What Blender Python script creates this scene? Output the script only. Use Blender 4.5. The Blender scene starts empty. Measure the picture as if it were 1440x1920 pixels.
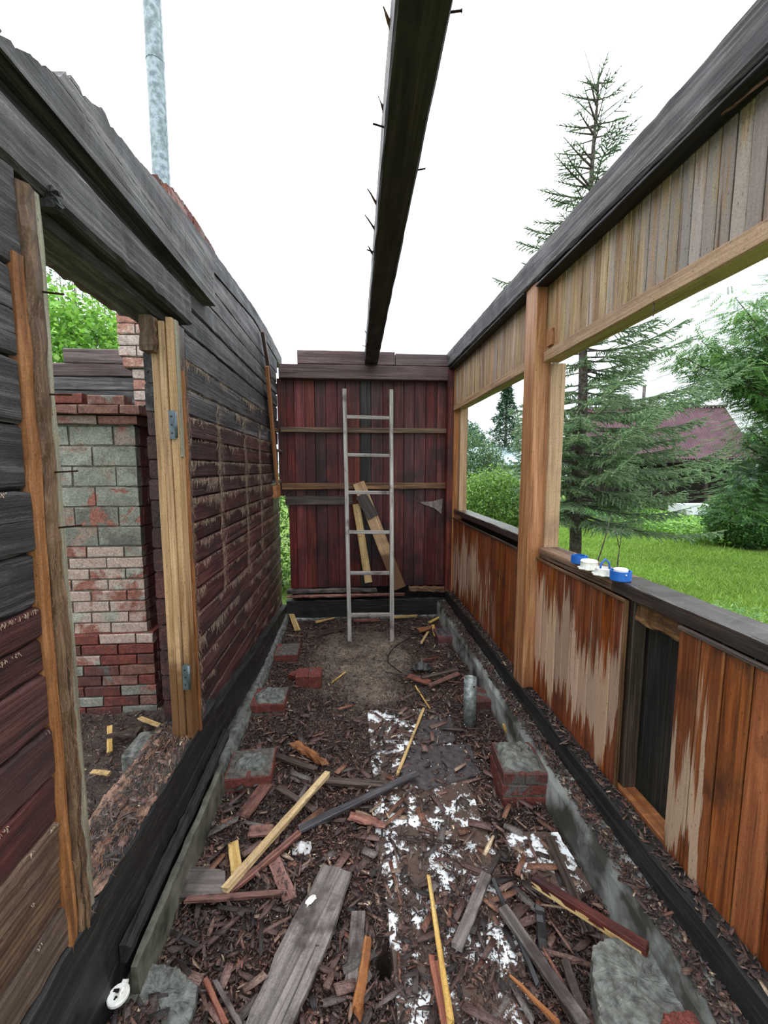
import bpy, math, random
import numpy as np
from mathutils import Matrix, Vector
random.seed(7); rs = np.random.RandomState(11)
S = bpy.context.scene
COL = S.collection
PI = math.pi

# ------------------------------------------------------------------ camera
FPX, IW, IH = 775.0, 1440.0, 1920.0
YAW, PITCH = math.radians(4.6217), math.radians(6.0398)
CAM = np.array([0, 0, 1.75])
FW = np.array([math.sin(YAW)*math.cos(PITCH), math.cos(YAW)*math.cos(PITCH), -math.sin(PITCH)])
RT = np.array([math.cos(YAW), -math.sin(YAW), 0.0])
UP = np.cross(RT, FW)
cd = bpy.data.cameras.new('camera'); cam = bpy.data.objects.new('camera', cd); COL.objects.link(cam)
cd.sensor_fit = 'HORIZONTAL'; cd.sensor_width = 36.0; cd.lens = FPX/IW*36.0
cd.clip_start = 0.05; cd.clip_end = 300
m = Matrix.Identity(4)
for i in range(3):
    m[i][0], m[i][1], m[i][2], m[i][3] = RT[i], UP[i], -FW[i], CAM[i]
cam.matrix_world = m
S.camera = cam

# ------------------------------------------------------------------ sky: overcast daylight, brighter towards the zenith
w = bpy.data.worlds.new('sky'); S.world = w; w.use_nodes = True
nt = w.node_tree; nt.nodes.clear()
def wn(t): return nt.nodes.new(t)
out = wn('ShaderNodeOutputWorld'); bg = wn('ShaderNodeBackground'); tc = wn('ShaderNodeTexCoord')
sx = wn('ShaderNodeSeparateXYZ'); nt.links.new(tc.outputs['Generated'], sx.inputs[0])
rp = wn('ShaderNodeValToRGB'); nt.links.new(sx.outputs['Z'], rp.inputs[0])
e = rp.color_ramp.elements
e[0].position = 0.0; e[0].color = (0.86, 0.92, 0.97, 1)
e[1].position = 1.0; e[1].color = (2.35, 2.4, 2.45, 1)
x = rp.color_ramp.elements.new(0.2); x.color = (1.0, 1.06, 1.1, 1)
x = rp.color_ramp.elements.new(0.45); x.color = (1.6, 1.64, 1.67, 1)
nz = wn('ShaderNodeTexNoise'); nz.inputs['Scale'].default_value = 2.2; nz.inputs['Detail'].default_value = 4
nt.links.new(tc.outputs['Generated'], nz.inputs['Vector'])
r2 = wn('ShaderNodeValToRGB'); nt.links.new(nz.outputs['Fac'], r2.inputs[0])
r2.color_ramp.elements[0].position = .35; r2.color_ramp.elements[0].color = (.84, .90, .98, 1)
r2.color_ramp.elements[1].position = .6; r2.color_ramp.elements[1].color = (1.05, 1.05, 1.05, 1)
mx = wn('ShaderNodeMixRGB'); mx.blend_type = 'MULTIPLY'; mx.inputs[0].default_value = 1
nt.links.new(rp.outputs[0], mx.inputs[1]); nt.links.new(r2.outputs[0], mx.inputs[2])
nt.links.new(mx.outputs[0], bg.inputs[0]); bg.inputs[1].default_value = 1.3
nt.links.new(bg.outputs[0], out.inputs[0])
vs = S.view_settings
vs.view_transform = 'Standard'; vs.look = 'None'; vs.gamma = 1.0; vs.use_curve_mapping = False; vs.exposure = 0.25

# ------------------------------------------------------------------ pixel of the photo -> point on a real plane
def ray(px, py): return FW*FPX + RT*(px-IW/2) + UP*(IH/2-py)
def G(px, py, z=0.0):
    d = ray(px, py); return CAM + d*((z-CAM[2])/d[2])
def onX(px, py, X):
    d = ray(px, py); return CAM + d*(X/d[0])
def onY(px, py, Y):
    d = ray(px, py); return CAM + d*(Y/d[1])

# ------------------------------------------------------------------ materials
class N:
    def __init__(s, name):
        s.m = bpy.data.materials.new(name); s.m.use_nodes = True; s.t = s.m.node_tree; s.t.nodes.clear()
        s.o = s.n('ShaderNodeOutputMaterial'); s.b = s.n('ShaderNodeBsdfPrincipled'); s.l(s.b.outputs[0], s.o.inputs[0])
    def n(s, t, **k):
        x = s.t.nodes.new(t)
        for a, v in k.items(): setattr(x, a, v)
        return x
    def l(s, a, b): s.t.links.new(a, b)
    def put(s, sock, v):
        if hasattr(v, 'links') or isinstance(v, bpy.types.NodeSocket): s.l(v, sock)
        else: sock.default_value = v
    def math(s, op, a, b=0.5, c=0.5, clamp=False):
        x = s.n('ShaderNodeMath', operation=op, use_clamp=clamp)
        s.put(x.inputs[0], a); s.put(x.inputs[1], b); s.put(x.inputs[2], c); return x.outputs[0]
    def vmul(s, v, sc):
        x = s.n('ShaderNodeVectorMath', operation='MULTIPLY'); s.l(v, x.inputs[0]); x.inputs[1].default_value = sc; return x.outputs[0]
    def vadd(s, v, u):
        x = s.n('ShaderNodeVectorMath', operation='ADD'); s.l(v, x.inputs[0]); s.put(x.inputs[1], u); return x.outputs[0]
    def noise(s, v, scale=1, detail=3, rough=.55, dist=0):
        x = s.n('ShaderNodeTexNoise'); s.l(v, x.inputs['Vector']); x.inputs['Scale'].default_value = scale
        x.inputs['Detail'].default_value = detail; x.inputs['Roughness'].default_value = rough; x.inputs['Distortion'].default_value = dist
        return x.outputs['Fac']
    def ramp(s, f, stops):
        x = s.n('ShaderNodeValToRGB'); s.l(f, x.inputs[0]); el = x.color_ramp.elements
        el[0].position, el[0].color = stops[0][0], c4(stops[0][1]); el[1].position, el[1].color = stops[-1][0], c4(stops[-1][1])
        for p, c in stops[1:-1]:
            k = el.new(p); k.color = c4(c)
        return x.outputs[0]
    def mix(s, f, a, b, mode='MIX'):
        x = s.n('ShaderNodeMixRGB', blend_type=mode); s.put(x.inputs[0], f)
        s.put(x.inputs[1], c4(a) if isinstance(a, tuple) else a); s.put(x.inputs[2], c4(b) if isinstance(b, tuple) else b); return x.outputs[0]
    def bump(s, h, strength=.4, dist=.01):
        x = s.n('ShaderNodeBump'); x.inputs['Strength'].default_value = strength; x.inputs['Distance'].default_value = dist
        s.l(h, x.inputs['Height']); s.l(x.outputs[0], s.b.inputs['Normal'])
    def done(s, col, rough=.6, spec=.5, metal=0):
        s.put(s.b.inputs['Base Color'], c4(col) if isinstance(col, tuple) else col)
        s.put(s.b.inputs['Roughness'], rough); s.put(s.b.inputs['Metallic'], metal); s.b.inputs['Specular IOR Level'].default_value = spec
        return s.m
def c4(c): return (c[0], c[1], c[2], 1.0) if not isinstance(c, (int, float)) else (c, c, c, 1.0)

def wood(name, dark, mid, light, rough=.6, bump=.5, tint=.3, hue=0, cracks=.5, peel=None, blotch=None, spec=.35, grain=1.0, knots=True, extra=None, satv=.3):
    """local X runs along the board"""
    s = N(name)
    tc = s.n('ShaderNodeTexCoord'); oi = s.n('ShaderNodeObjectInfo')
    off = s.n('ShaderNodeCombineXYZ')
    r = oi.outputs['Random']
    s.l(s.math('MULTIPLY', r, 53.0), off.inputs[0]); s.l(s.math('MULTIPLY', r, 31.0), off.inputs[1]); s.l(s.math('MULTIPLY', r, 17.0), off.inputs[2])
    v = s.vadd(tc.outputs['Object'], off.outputs[0])
    fine = s.noise(s.vmul(v, (3.0, 95*grain, 95*grain)), 1, 6, .7, .35)
    wide = s.noise(s.vmul(v, (.9, 16*grain, 16*grain)), 1, 3, .55, 1.2)
    f = s.math('ADD', s.math('MULTIPLY', fine, .5), s.math('MULTIPLY', wide, .5))
    col = s.ramp(f, [(.36, dark), (.5, mid), (.64, light)])
    pos = s.n('ShaderNodeNewGeometry').outputs['Position']
    if peel:                                              # paint or bark gone in patches stretched along the board
        pc, amt, sc = peel
        pn = s.noise(s.vmul(v, (sc, sc*7, sc*7)), 1, 6, .65, .5)
        pm = s.ramp(pn, [(1-amt, 0.0), (1-amt+.05, 1.0)])
        col = s.mix(pm, col, s.mix(fine, tuple(c*.6 for c in pc), tuple(min(1, c*1.4) for c in pc)))
    if blotch:
        bc, amt, sc = blotch
        bn = s.noise(pos, sc, 5, .6)
        bm = s.ramp(bn, [(1-amt-.07, 0.0), (1-amt+.1, 1.0)])
        col = s.mix(s.math('MULTIPLY', bm, .9), col, bc)
    if extra: col = extra(s, col, pos, v, fine)
    gr = s.noise(pos, 170, 4, .75)
    col = s.mix(1.0, col, s.ramp(gr, [(.34, .74), (.62, 1.14)]), 'MULTIPLY')
    if knots:
        vo = s.n('ShaderNodeTexVoronoi'); s.l(s.vmul(v, (4.5, 11, 11)), vo.inputs['Vector'])
        kn = s.ramp(vo.outputs['Distance'], [(.06, 1.0), (.16, 0.0)])
        col = s.mix(s.math('MULTIPLY', kn, .65), col, tuple(c*.35 for c in dark))
    crk = s.noise(s.vmul(v, (1.1, 45*grain, 45*grain)), 1, 2, .5, .6)
    cm = s.ramp(crk, [(.28, 1.0), (.34, 0.0)])
    if cracks: col = s.mix(s.math('MULTIPLY', cm, cracks), col, (.008, .006, .005))
    if tint:
        hv = s.n('ShaderNodeHueSaturation'); s.l(col, hv.inputs['Color'])
        s.l(s.math('ADD', s.math('MULTIPLY', r, 2*tint), 1-tint), hv.inputs['Value'])
        r3 = s.math('FRACT', s.math('MULTIPLY', r, 7.31))
        s.l(s.math('ADD', s.math('MULTIPLY', r3, satv), 1.0-satv*.5), hv.inputs['Saturation'])
        if hue: s.l(s.math('ADD', s.math('MULTIPLY', s.math('FRACT', s.math('MULTIPLY', r, 3.77)), 2*hue), .5-hue), hv.inputs['Hue'])
        col = hv.outputs[0]
    s.bump(s.math('SUBTRACT', s.math('ADD', s.math('ADD', fine, s.math('MULTIPLY', gr, .35)), s.math('MULTIPLY', wide, .6)), s.math('MULTIPLY', cm, 1.2*cracks)), bump, .006)
    rg = s.math('ADD', s.math('MULTIPLY', s.noise(pos, 7, 3), .5), rough-.25, clamp=True)
    return s.done(col, rg, spec)

def bleach(regions, zlo, zhi, pale):
    """varnish weathered away: pale tongues running down the boards, as on the real panels"""
    def fn(s, col, pos, v, fine):
        sp = s.n('ShaderNodeSeparateXYZ'); s.l(pos, sp.inputs[0])
        q = s.n('ShaderNodeCombineXYZ'); s.l(s.math('MULTIPLY', sp.outputs['Y'], 34.0), q.inputs[1]); s.l(s.math('MULTIPLY', sp.outputs['Z'], 1.3), q.inputs[2])
        n1 = s.noise(q.outputs[0], 1, 5, .7)
        q2 = s.n('ShaderNodeCombineXYZ'); s.l(s.math('MULTIPLY', sp.outputs['Y'], 9.0), q2.inputs[1]); s.l(s.math('MULTIPLY', sp.outputs['Z'], .8), q2.inputs[2])
        n2 = s.noise(q2.outputs[0], 1, 2, .5)
        reg = s.ramp(s.math('DIVIDE', sp.outputs['Y'], 5.0), regions)
        n = s.math('ADD', s.math('MULTIPLY', s.math('SUBTRACT', n1, .5), .9), s.math('MULTIPLY', s.math('SUBTRACT', n2, .5), .9))
        a = s.math('MULTIPLY', s.math('ADD', s.math('SUBTRACT', sp.outputs['Z'], zlo), n), 30.0, clamp=True)
        b = s.math('MULTIPLY', s.math('SUBTRACT', s.math('SUBTRACT', zhi, s.math('MULTIPLY', n, 1.4)), sp.outputs['Z']), 9.0, clamp=True)
        mk = s.math('MULTIPLY', s.math('MULTIPLY', a, b), 1.0)
        rr = s.math('GREATER_THAN', s.math('ADD', reg, s.math('MULTIPLY', s.math('SUBTRACT', n1, .5), 1.4)), .5)
        mk = s.math('MULTIPLY', mk, rr)
        return s.mix(s.math('MULTIPLY', mk, .93), col, s.mix(fine, tuple(c*.72 for c in pale), tuple(min(1, c*1.25) for c in pale)))
    return fn
def darkrun(zs, amount, colr, sc=6.0, up=True):
    """dark water stains creeping along the end of boards"""
    def fn(s, col, pos, v, fine):
        sp = s.n('ShaderNodeSeparateXYZ'); s.l(pos, sp.inputs[0])
        q = s.n('ShaderNodeCombineXYZ'); s.l(s.math('MULTIPLY', sp.outputs['Y'], sc*3), q.inputs[1]); s.l(s.math('MULTIPLY', sp.outputs['Z'], 1.5), q.inputs[2])
        n = s.noise(q.outputs[0], 1, 5, .65)
        d = s.math('SUBTRACT', zs, sp.outputs['Z']) if up else s.math('SUBTRACT', sp.outputs['Z'], zs)
        k = s.math('MULTIPLY', s.math('ADD', d, s.math('MULTIPLY', s.math('SUBTRACT', n, .52), 1.1)), 6.0, clamp=True)
        return s.mix(s.math('MULTIPLY', k, amount), col, colr)
    return fn
def both(*fs):
    def fn(s, col, pos, v, fine):
        for f in fs: col = f(s, col, pos, v, fine)
        return col
    return fn

M = {}
M['charred'] = wood('charred_timber', (.012, .011, .012), (.052, .047, .050), (.20, .185, .185), .62, .8, .2, cracks=.85, blotch=((.028, .02, .022), .35, 3.0), knots=False)
M['greyblack'] = wood('grey_black_timber', (.010, .009, .011), (.038, .033, .037), (.125, .112, .115), .55, 1.0, .25, cracks=.9, knots=False, peel=((.06, .028, .026), .35, 1.0))
M['maroon'] = wood('maroon_timber', (.016, .007, .008), (.058, .018, .017), (.125, .050, .042), .5, .9, .3, cracks=.8, peel=((.11, .07, .055), .36, .9), blotch=((.028, .013, .013), .45, 2.5), knots=False)
M['brownwall'] = wood('brown_timber', (.035, .02, .014), (.10, .058, .04), (.24, .16, .11), .5, .8, .25, cracks=.8, blotch=((.05, .028, .022), .4, 3.0), knots=False)
M['redboard'] = wood('red_board', (.026, .006, .006), (.105, .018, .016), (.21, .052, .040), .5, .5, .35, hue=.01, cracks=.6, peel=((.17, .085, .055), .34, .8), blotch=((.03, .01, .012), .5, 2.0))
M['blackboard'] = wood('soot_black_board', (.008, .007, .008), (.022, .018, .018), (.06, .045, .04), .5, .6, .25)
M['amber'] = wood('amber_cladding', (.05, .010, .003), (.175, .042, .010), (.30, .085, .022), .42, .4, .22, hue=.006, cracks=.45, spec=.5, satv=.12, blotch=((.055, .016, .007), .40, 5.0),
                  extra=both(bleach([(.0, 0.0), (.235, .05), (.24, .95), (.272, .95), (.30, .2), (.325, .95), (.49, .95), (.495, .22), (.56, .3), (.68, .45), (.85, .75), (.93, .7)], .47, 1.0, (.46, .31, .215)),
                             darkrun(1.16, .8, (.03, .012, .008), up=False), darkrun(.36, .55, (.05, .018, .008))))
M['amberpost'] = wood('amber_post', (.16, .05, .014), (.36, .145, .05), (.52, .26, .115), .45, .35, .06, cracks=.5, satv=.08, extra=darkrun(.5, .7, (.17, .06, .03)))
M['upper'] = wood('weathered_cladding', (.13, .07, .04), (.34, .225, .135), (.50, .365, .235), .6, .5, .24, hue=.012, cracks=.55, satv=.5,
                  extra=both(darkrun(2.42, .75, (.12, .06, .05), 9.0), bleach([(.0, 1.0), (.3, .55), (.5, .1), (1., .0)], 2.35, 2.95, (.30, .25, .22))))
M['header'] = wood('tan_header', (.17, .09, .045), (.34, .21, .12), (.47, .31, .19), .5, .4, .06, cracks=.5, satv=.1, blotch=((.2, .12, .08), .35, 4.0))
M['blond'] = wood('blond_timber', (.21, .11, .05), (.42, .255, .13), (.55, .365, .205), .5, .35, .04, cracks=.4, satv=.05, extra=darkrun(1.0, .9, (.10, .042, .014)))
M['orange'] = wood('orange_timber', (.07, .024, .009), (.235, .088, .03), (.36, .155, .06), .5, .7, .06, satv=.1, blotch=((.10, .045, .025), .35, 9.0), cracks=.5)
M['rawbrown'] = wood('raw_brown_timber', (.03, .015, .009), (.12, .062, .032), (.27, .155, .085), .55, .9, .25, cracks=.8)
M['greystrip'] = wood('grey_strip', (.12, .10, .07), (.26, .235, .17), (.38, .35, .27), .6, .4, .15, cracks=.4)
M['tar'] = wood('tarred_timber', (.004, .004, .004), (.011, .0105, .010), (.036, .033, .030), .48, .8, .2, cracks=.8, spec=.4, knots=False, blotch=((.035, .03, .025), .27, 6.0))
M['sill'] = wood('window_sill', (.012, .009, .008), (.035, .026, .023), (.09, .07, .06), .24, .4, .1, cracks=.5, spec=.9, knots=False)
M['ladder'] = wood('grey_ladder_wood', (.13, .115, .10), (.30, .275, .25), (.48, .45, .42), .6, .4, .12, cracks=.6, knots=False, blotch=((.08, .055, .04), .38, 5.0))
M['yellow'] = wood('fresh_yellow_wood', (.26, .15, .05), (.50, .33, .13), (.66, .49, .24), .45, .3, .12, cracks=.3, knots=False, blotch=((.12, .07, .03), .36, 22.0))
M['pinkwood'] = wood('pinkish_brown_wood', (.07, .025, .018), (.19, .075, .055), (.33, .16, .115), .5, .6, .2, cracks=.6, knots=False, blotch=((.03, .014, .012), .42, 15.0))
M['rotwood'] = wood('rotten_pinkish_wood', (.05, .022, .016), (.17, .09, .062), (.34, .21, .15), .7, 1.0, 0, cracks=.9, knots=False, blotch=((.035, .022, .018), .45, 14.0))
M['deadgrey'] = wood('grey_dead_wood', (.035, .028, .026), (.115, .095, .085), (.22, .19, .17), .45, .5, .2, cracks=.7, knots=False, blotch=((.03, .02, .018), .46, 9.0))
M['darkwood'] = wood('wet_dark_wood', (.012, .008, .007), (.045, .027, .02), (.12, .08, .06), .38, .8, .25, cracks=.7, knots=False, spec=.6)
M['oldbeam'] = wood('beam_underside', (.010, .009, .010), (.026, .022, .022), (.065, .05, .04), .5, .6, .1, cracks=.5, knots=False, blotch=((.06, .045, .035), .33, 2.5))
M['topbeam'] = wood('dark_red_beam', (.03, .017, .018), (.085, .05, .05), (.17, .115, .11), .55, .5, .2, cracks=.7, knots=False)

def simple(name, c1, c2, scale=20, rough=.6, spec=.4, metal=0, bump=.3, bd=.004, stops=(.35, .65), detail=5):
    s = N(name); pos = s.n('ShaderNodeTexCoord').outputs['Object']
    n = s.noise(pos, scale, detail, .6)
    col = s.ramp(n, [(stops[0], c1), (stops[1], c2)])
    if bump: s.bump(n, bump, bd)
    return s.done(col, rough, spec, metal)
def brickmat(name, red, wash, clay, amount, clayamt, dust=0.0):
    s = N(name); oi = s.n('ShaderNodeObjectInfo'); r = oi.outputs['Random']
    pos = s.n('ShaderNodeNewGeometry').outputs['Position']
    n = s.noise(pos, 30, 5, .65); nb = s.noise(pos, 6.5, 5, .6, .4); nc = s.noise(pos, 4.0, 6, .6, .6)
    col = s.ramp(n, [(.3, tuple(c*.65 for c in red)), (.7, tuple(c*1.35 for c in red))])
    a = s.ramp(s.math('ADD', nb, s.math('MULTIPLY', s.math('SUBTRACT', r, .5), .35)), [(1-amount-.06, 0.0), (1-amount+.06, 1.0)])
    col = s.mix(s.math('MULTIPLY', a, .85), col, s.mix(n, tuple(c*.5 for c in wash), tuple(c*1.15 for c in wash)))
    b = s.ramp(s.math('ADD', nc, s.math('MULTIPLY', s.math('SUBTRACT', s.math('FRACT', s.math('MULTIPLY', r, 5.3)), .5), .2)), [(1-clayamt-.02, 0.0), (1-clayamt+.02, 1.0)])
    big = s.noise(pos, 2.6, 6, .7, 1.0); fn = s.noise(pos, 85, 4, .75)
    col = s.mix(b, col, s.mix(s.ramp(big, [(.35, 0.0), (.62, 1.0)]), tuple(c*.55 for c in clay), tuple(c*1.35 for c in clay)))
    col = s.mix(1.0, col, s.ramp(fn, [(.32, .5), (.62, 1.2)]), 'MULTIPLY')
    crk = s.ramp(s.noise(pos, 5.5, 5, .6, 2.0), [(.485, 0.0), (.5, 1.0), (.515, 0.0)])
    col = s.mix(s.math('MULTIPLY', crk, .45), col, (.04, .03, .025))
    s.bump(s.math('ADD', n, s.math('MULTIPLY', b, .5)), .6, .006)
    return s.done(col, .75, .25)
M['brick'] = brickmat('washed_brick', (.24, .095, .07), (.50, .395, .33), (.30, .285, .235), .60, .40)
M['brickclay'] = brickmat('clay_covered_brick', (.26, .10, .075), (.27, .225, .18), (.20, .20, .165), .5, .55)
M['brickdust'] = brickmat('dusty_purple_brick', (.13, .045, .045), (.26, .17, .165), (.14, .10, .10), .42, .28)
M['brickred'] = brickmat('wet_red_brick', (.145, .040, .030), (.10, .045, .038), (.085, .075, .068), .45, .33)
M['brickcorn'] = brickmat('brown_cornice_brick', (.17, .08, .06), (.25, .185, .15), (.16, .14, .12), .45, .38)
M['brickchim'] = brickmat('pale_chimney_brick', (.38, .19, .145), (.62, .52, .46), (.45, .41, .36), .52, .25)
M['mortar'] = simple('dark_mortar', (.05, .042, .036), (.13, .115, .10), 30, .85, .2, bump=.6)
M['clayjoint'] = simple('clay_joint', (.07, .06, .048), (.20, .18, .145), 22, .85, .2, bump=.6)
M['cement'] = simple('grey_cement', (.045, .046, .04), (.18, .185, .165), 26, .6, .35, bump=.7, bd=.012, detail=8)
M['concrete'] = simple('pale_concrete', (.045, .045, .038), (.33, .345, .32), 3.6, .5, .4, bump=.6, bd=.01, stops=(.40, .60), detail=8)
M['greenconc'] = simple('greenish_form_board', (.03, .03, .022), (.14, .135, .10), 9, .55, .4, bump=.5)
M['galv'] = simple('galvanised_steel', (.13, .15, .14), (.30, .33, .32), 38, .42, .5, metal=.4, bump=.1, stops=(.4, .62))
M['galvflue'] = simple('galvanised_flue_steel', (.13, .17, .19), (.34, .41, .45), 26, .42, .5, metal=.0, bump=.1, stops=(.4, .62))
M['steeldark'] = simple('hinge_steel', (.06, .08, .10), (.13, .16, .18), 30, .45, .5, metal=.6, bump=.1)
M['rust'] = simple('rusty_nail', (.02, .012, .01), (.07, .035, .02), 60, .6, .3, metal=.3)
M['blueplas'] = simple('blue_plastic', (.008, .085, .36), (.015, .13, .50), 12, .38, .5, bump=0)
M['whiteplas'] = simple('aged_white_plastic', (.50, .49, .42), (.78, .77, .72), 18, .45, .5, bump=.1, stops=(.3, .5))
M['cable'] = simple('black_cable', (.008, .008, .009), (.02, .02, .022), 20, .45, .5, bump=0)
M['rag'] = simple('black_cloth', (.012, .012, .012), (.05, .047, .045), 12, .5, .5, bump=.8, bd=.02)
M['film'] = simple('grey_plastic_film', (.28, .27, .26), (.55, .54, .53), 12, .35, .6, bump=.5)
M['felt'] = simple('roofing_felt', (.022, .018, .019), (.075, .062, .062), 24, .6, .4, bump=.8)
M['bark'] = simple('tree_bark', (.03, .024, .02), (.13, .105, .09), 30, .8, .2, bump=.8, bd=.01)
M['dark'] = simple('dark_interior', (.006, .005, .005), (.016, .013, .012), 10, .9, .1, bump=0)
M['web'] = simple('dusty_cobweb', (.14, .11, .10), (.26, .22, .20), 30, .9, .1, bump=0)
M['paleblue'] = simple('pale_blue_metal', (.42, .52, .58), (.52, .62, .68), 3, .5, .4, bump=0)
M['whitepaint'] = simple('white_paint', (.55, .57, .58), (.72, .74, .75), 3, .5, .4, bump=0)
M['shedroof'] = simple('maroon_roofing', (.075, .028, .040), (.125, .055, .072), 2.5, .5, .4, bump=0)
M['shedwall'] = simple('shed_boards', (.02, .015, .013), (.05, .038, .03), 5, .8, .2, bump=.2)
M['fencewood'] = simple('fence_wood', (.10, .06, .04), (.24, .15, .10), 6, .7, .2, bump=.2)

def attrmat(name, rough=.6, spec=.3, trans=0.0, noise=0):
    s = N(name); a = s.n('ShaderNodeAttribute'); a.attribute_name = 'Col'; col = a.outputs['Color']
    if noise:
        n = s.noise(s.n('ShaderNodeNewGeometry').outputs['Position'], noise, 3); col = s.mix(1.0, col, s.ramp(n, [(.3, .6), (.7, 1.3)]), 'MULTIPLY')
    s.done(col, rough, spec)
    if trans:
        t = s.n('ShaderNodeBsdfTranslucent'); s.l(s.mix(1.0, col, (1.0, 1.03, .7), 'MULTIPLY'), t.inputs[0])
        ms = s.n('ShaderNodeMixShader'); ms.inputs[0].default_value = trans; s.l(s.b.outputs[0], ms.inputs[1]); s.l(t.outputs[0], ms.inputs[2]); s.l(ms.outputs[0], s.o.inputs[0])
    return s.m
M['leaf'] = attrmat('leaf', .5, .35, .35)
M['needle'] = attrmat('needle', .6, .3, .15)
def chipmat():
    s = N('rotten_wood_chips'); a = s.n('ShaderNodeAttribute'); a.attribute_name = 'Col'; g = s.n('ShaderNodeAttribute'); g.attribute_name = 'Grain'
    pos = s.n('ShaderNodeNewGeometry').outputs['Position']
    n = s.noise(s.vmul(g.outputs['Vector'], (28, 480, 1)), 1, 4, .65); n2 = s.noise(pos, 130, 4, .7)
    col = s.mix(1.0, a.outputs['Color'], s.ramp(n, [(.3, .35), (.7, 1.65)]), 'MULTIPLY')
    col = s.mix(1.0, col, s.ramp(n2, [(.35, .45), (.6, 1.25)]), 'MULTIPLY')
    s.bump(s.math('ADD', n, n2), .8, .004)
    return s.done(col, s.math('ADD', s.math('MULTIPLY', n2, .5), .15, clamp=True), .55)
M['chips'] = chipmat()
M['tow'] = attrmat('tow_fibre', .8, .1)
def soilmat():
    s = N('soil'); pos = s.n('ShaderNodeNewGeometry').outputs['Position']
    a = s.n('ShaderNodeAttribute'); a.attribute_name = 'Col'
    n = s.noise(pos, 60, 7, .7); n2 = s.noise(pos, 9, 5, .6)
    col = s.mix(1.0, a.outputs['Color'], s.ramp(n, [(.3, .35), (.72, 1.7)]), 'MULTIPLY')
    col = s.mix(1.0, col, s.ramp(n2, [(.35, .7), (.65, 1.2)]), 'MULTIPLY')
    s.bump(n, .9, .02)
    return s.done(col, s.math('ADD', s.math('MULTIPLY', n2, .6), .2), .45)
M['soil'] = soilmat()
def foammat():
    s = N('white_foam_board'); pos = s.n('ShaderNodeNewGeometry').outputs['Position']
    n = s.noise(pos, 9, 8, .72); n2 = s.noise(pos, 60, 3)
    mk = s.ramp(n, [(.45, 0.0), (.49, 1.0)])
    col = s.mix(mk, (.78, .80, .80), s.mix(n2, (.035, .02, .016), (.11, .07, .05)))
    s.bump(mk, .5, .01)
    return s.done(col, .6, .3)
M['foam'] = foammat()
def lawnmat():
    s = N('lawn_soil'); pos = s.n('ShaderNodeNewGeometry').outputs['Position']
    n = s.noise(pos, 14, 6, .7); n2 = s.noise(pos, .9, 4, .6)
    col = s.ramp(n, [(.3, (.08, .15, .022)), (.7, (.25, .38, .07))])
    col = s.mix(s.ramp(n2, [(.6, 0.0), (.72, .55)]), col, (.12, .15, .05))
    s.bump(n, 1, .05)
    return s.done(col, .8, .2)
M['lawn'] = lawnmat()

# ------------------------------------------------------------------ builders
def tag(o, label=None, cat=None, group=None, kind=None):
    if label: o['label'] = label
    if cat: o['category'] = cat
    if group: o['group'] = group
    if kind: o['kind'] = kind
    return o
def empty(name, loc=(0, 0, 0), **k):
    o = bpy.data.objects.new(name, None); COL.objects.link(o); o.location = loc; o.empty_display_size = .05
    return tag(o, **k)
def wloc(p):
    M_ = Matrix.Identity(4)
    while p: M_ = p.matrix_basis @ M_; p = p.parent
    return M_
def link(name, me, mat, parent=None, mw=None, **k):
    if mat is not None and not me.materials: me.materials.append(mat)
    o = bpy.data.objects.new(name, me); COL.objects.link(o)
    mw = mw if mw is not None else Matrix.Identity(4)
    if parent: o.parent = parent; mw = wloc(parent).inverted() @ mw
    o.matrix_basis = mw
    return tag(o, **k)
def mesh(name, v, f, smooth=False):
    me = bpy.data.meshes.new(name); me.from_pydata([tuple(map(float, p)) for p in v], [], [tuple(int(i) for i in q) for q in f]); me.update()
    if smooth: me.polygons.foreach_set('use_smooth', [True]*len(me.polygons))
    return me
def bigmesh(name, V, F, col=None, smooth=False, grain=None):
    """numpy mesh: V (n,3), F (m,k) with one k, colour per vertex"""
    me = bpy.data.meshes.new(name); V = np.asarray(V, np.float32); F = np.asarray(F, np.int32); k = F.shape[1]
    me.vertices.add(len(V)); me.vertices.foreach_set('co', V.ravel())
    me.loops.add(F.size); me.loops.foreach_set('vertex_index', F.ravel())
    me.polygons.add(len(F)); me.polygons.foreach_set('loop_start', np.arange(0, F.size, k, dtype=np.int32))
    me.polygons.foreach_set('loop_total', np.full(len(F), k, dtype=np.int32))
    if smooth: me.polygons.foreach_set('use_smooth', np.ones(len(F), dtype=bool))
    me.update(calc_edges=True)
    if col is not None:
        a = me.color_attributes.new('Col', 'FLOAT_COLOR', 'POINT')
        c = np.ones((len(V), 4), np.float32); c[:, :3] = col; a.data.foreach_set('color', c.ravel())
    if grain is not None:
        a = me.attributes.new('Grain', 'FLOAT_VECTOR', 'POINT'); a.data.foreach_set('vector', np.asarray(grain, np.float32).ravel())
    return me

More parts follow.
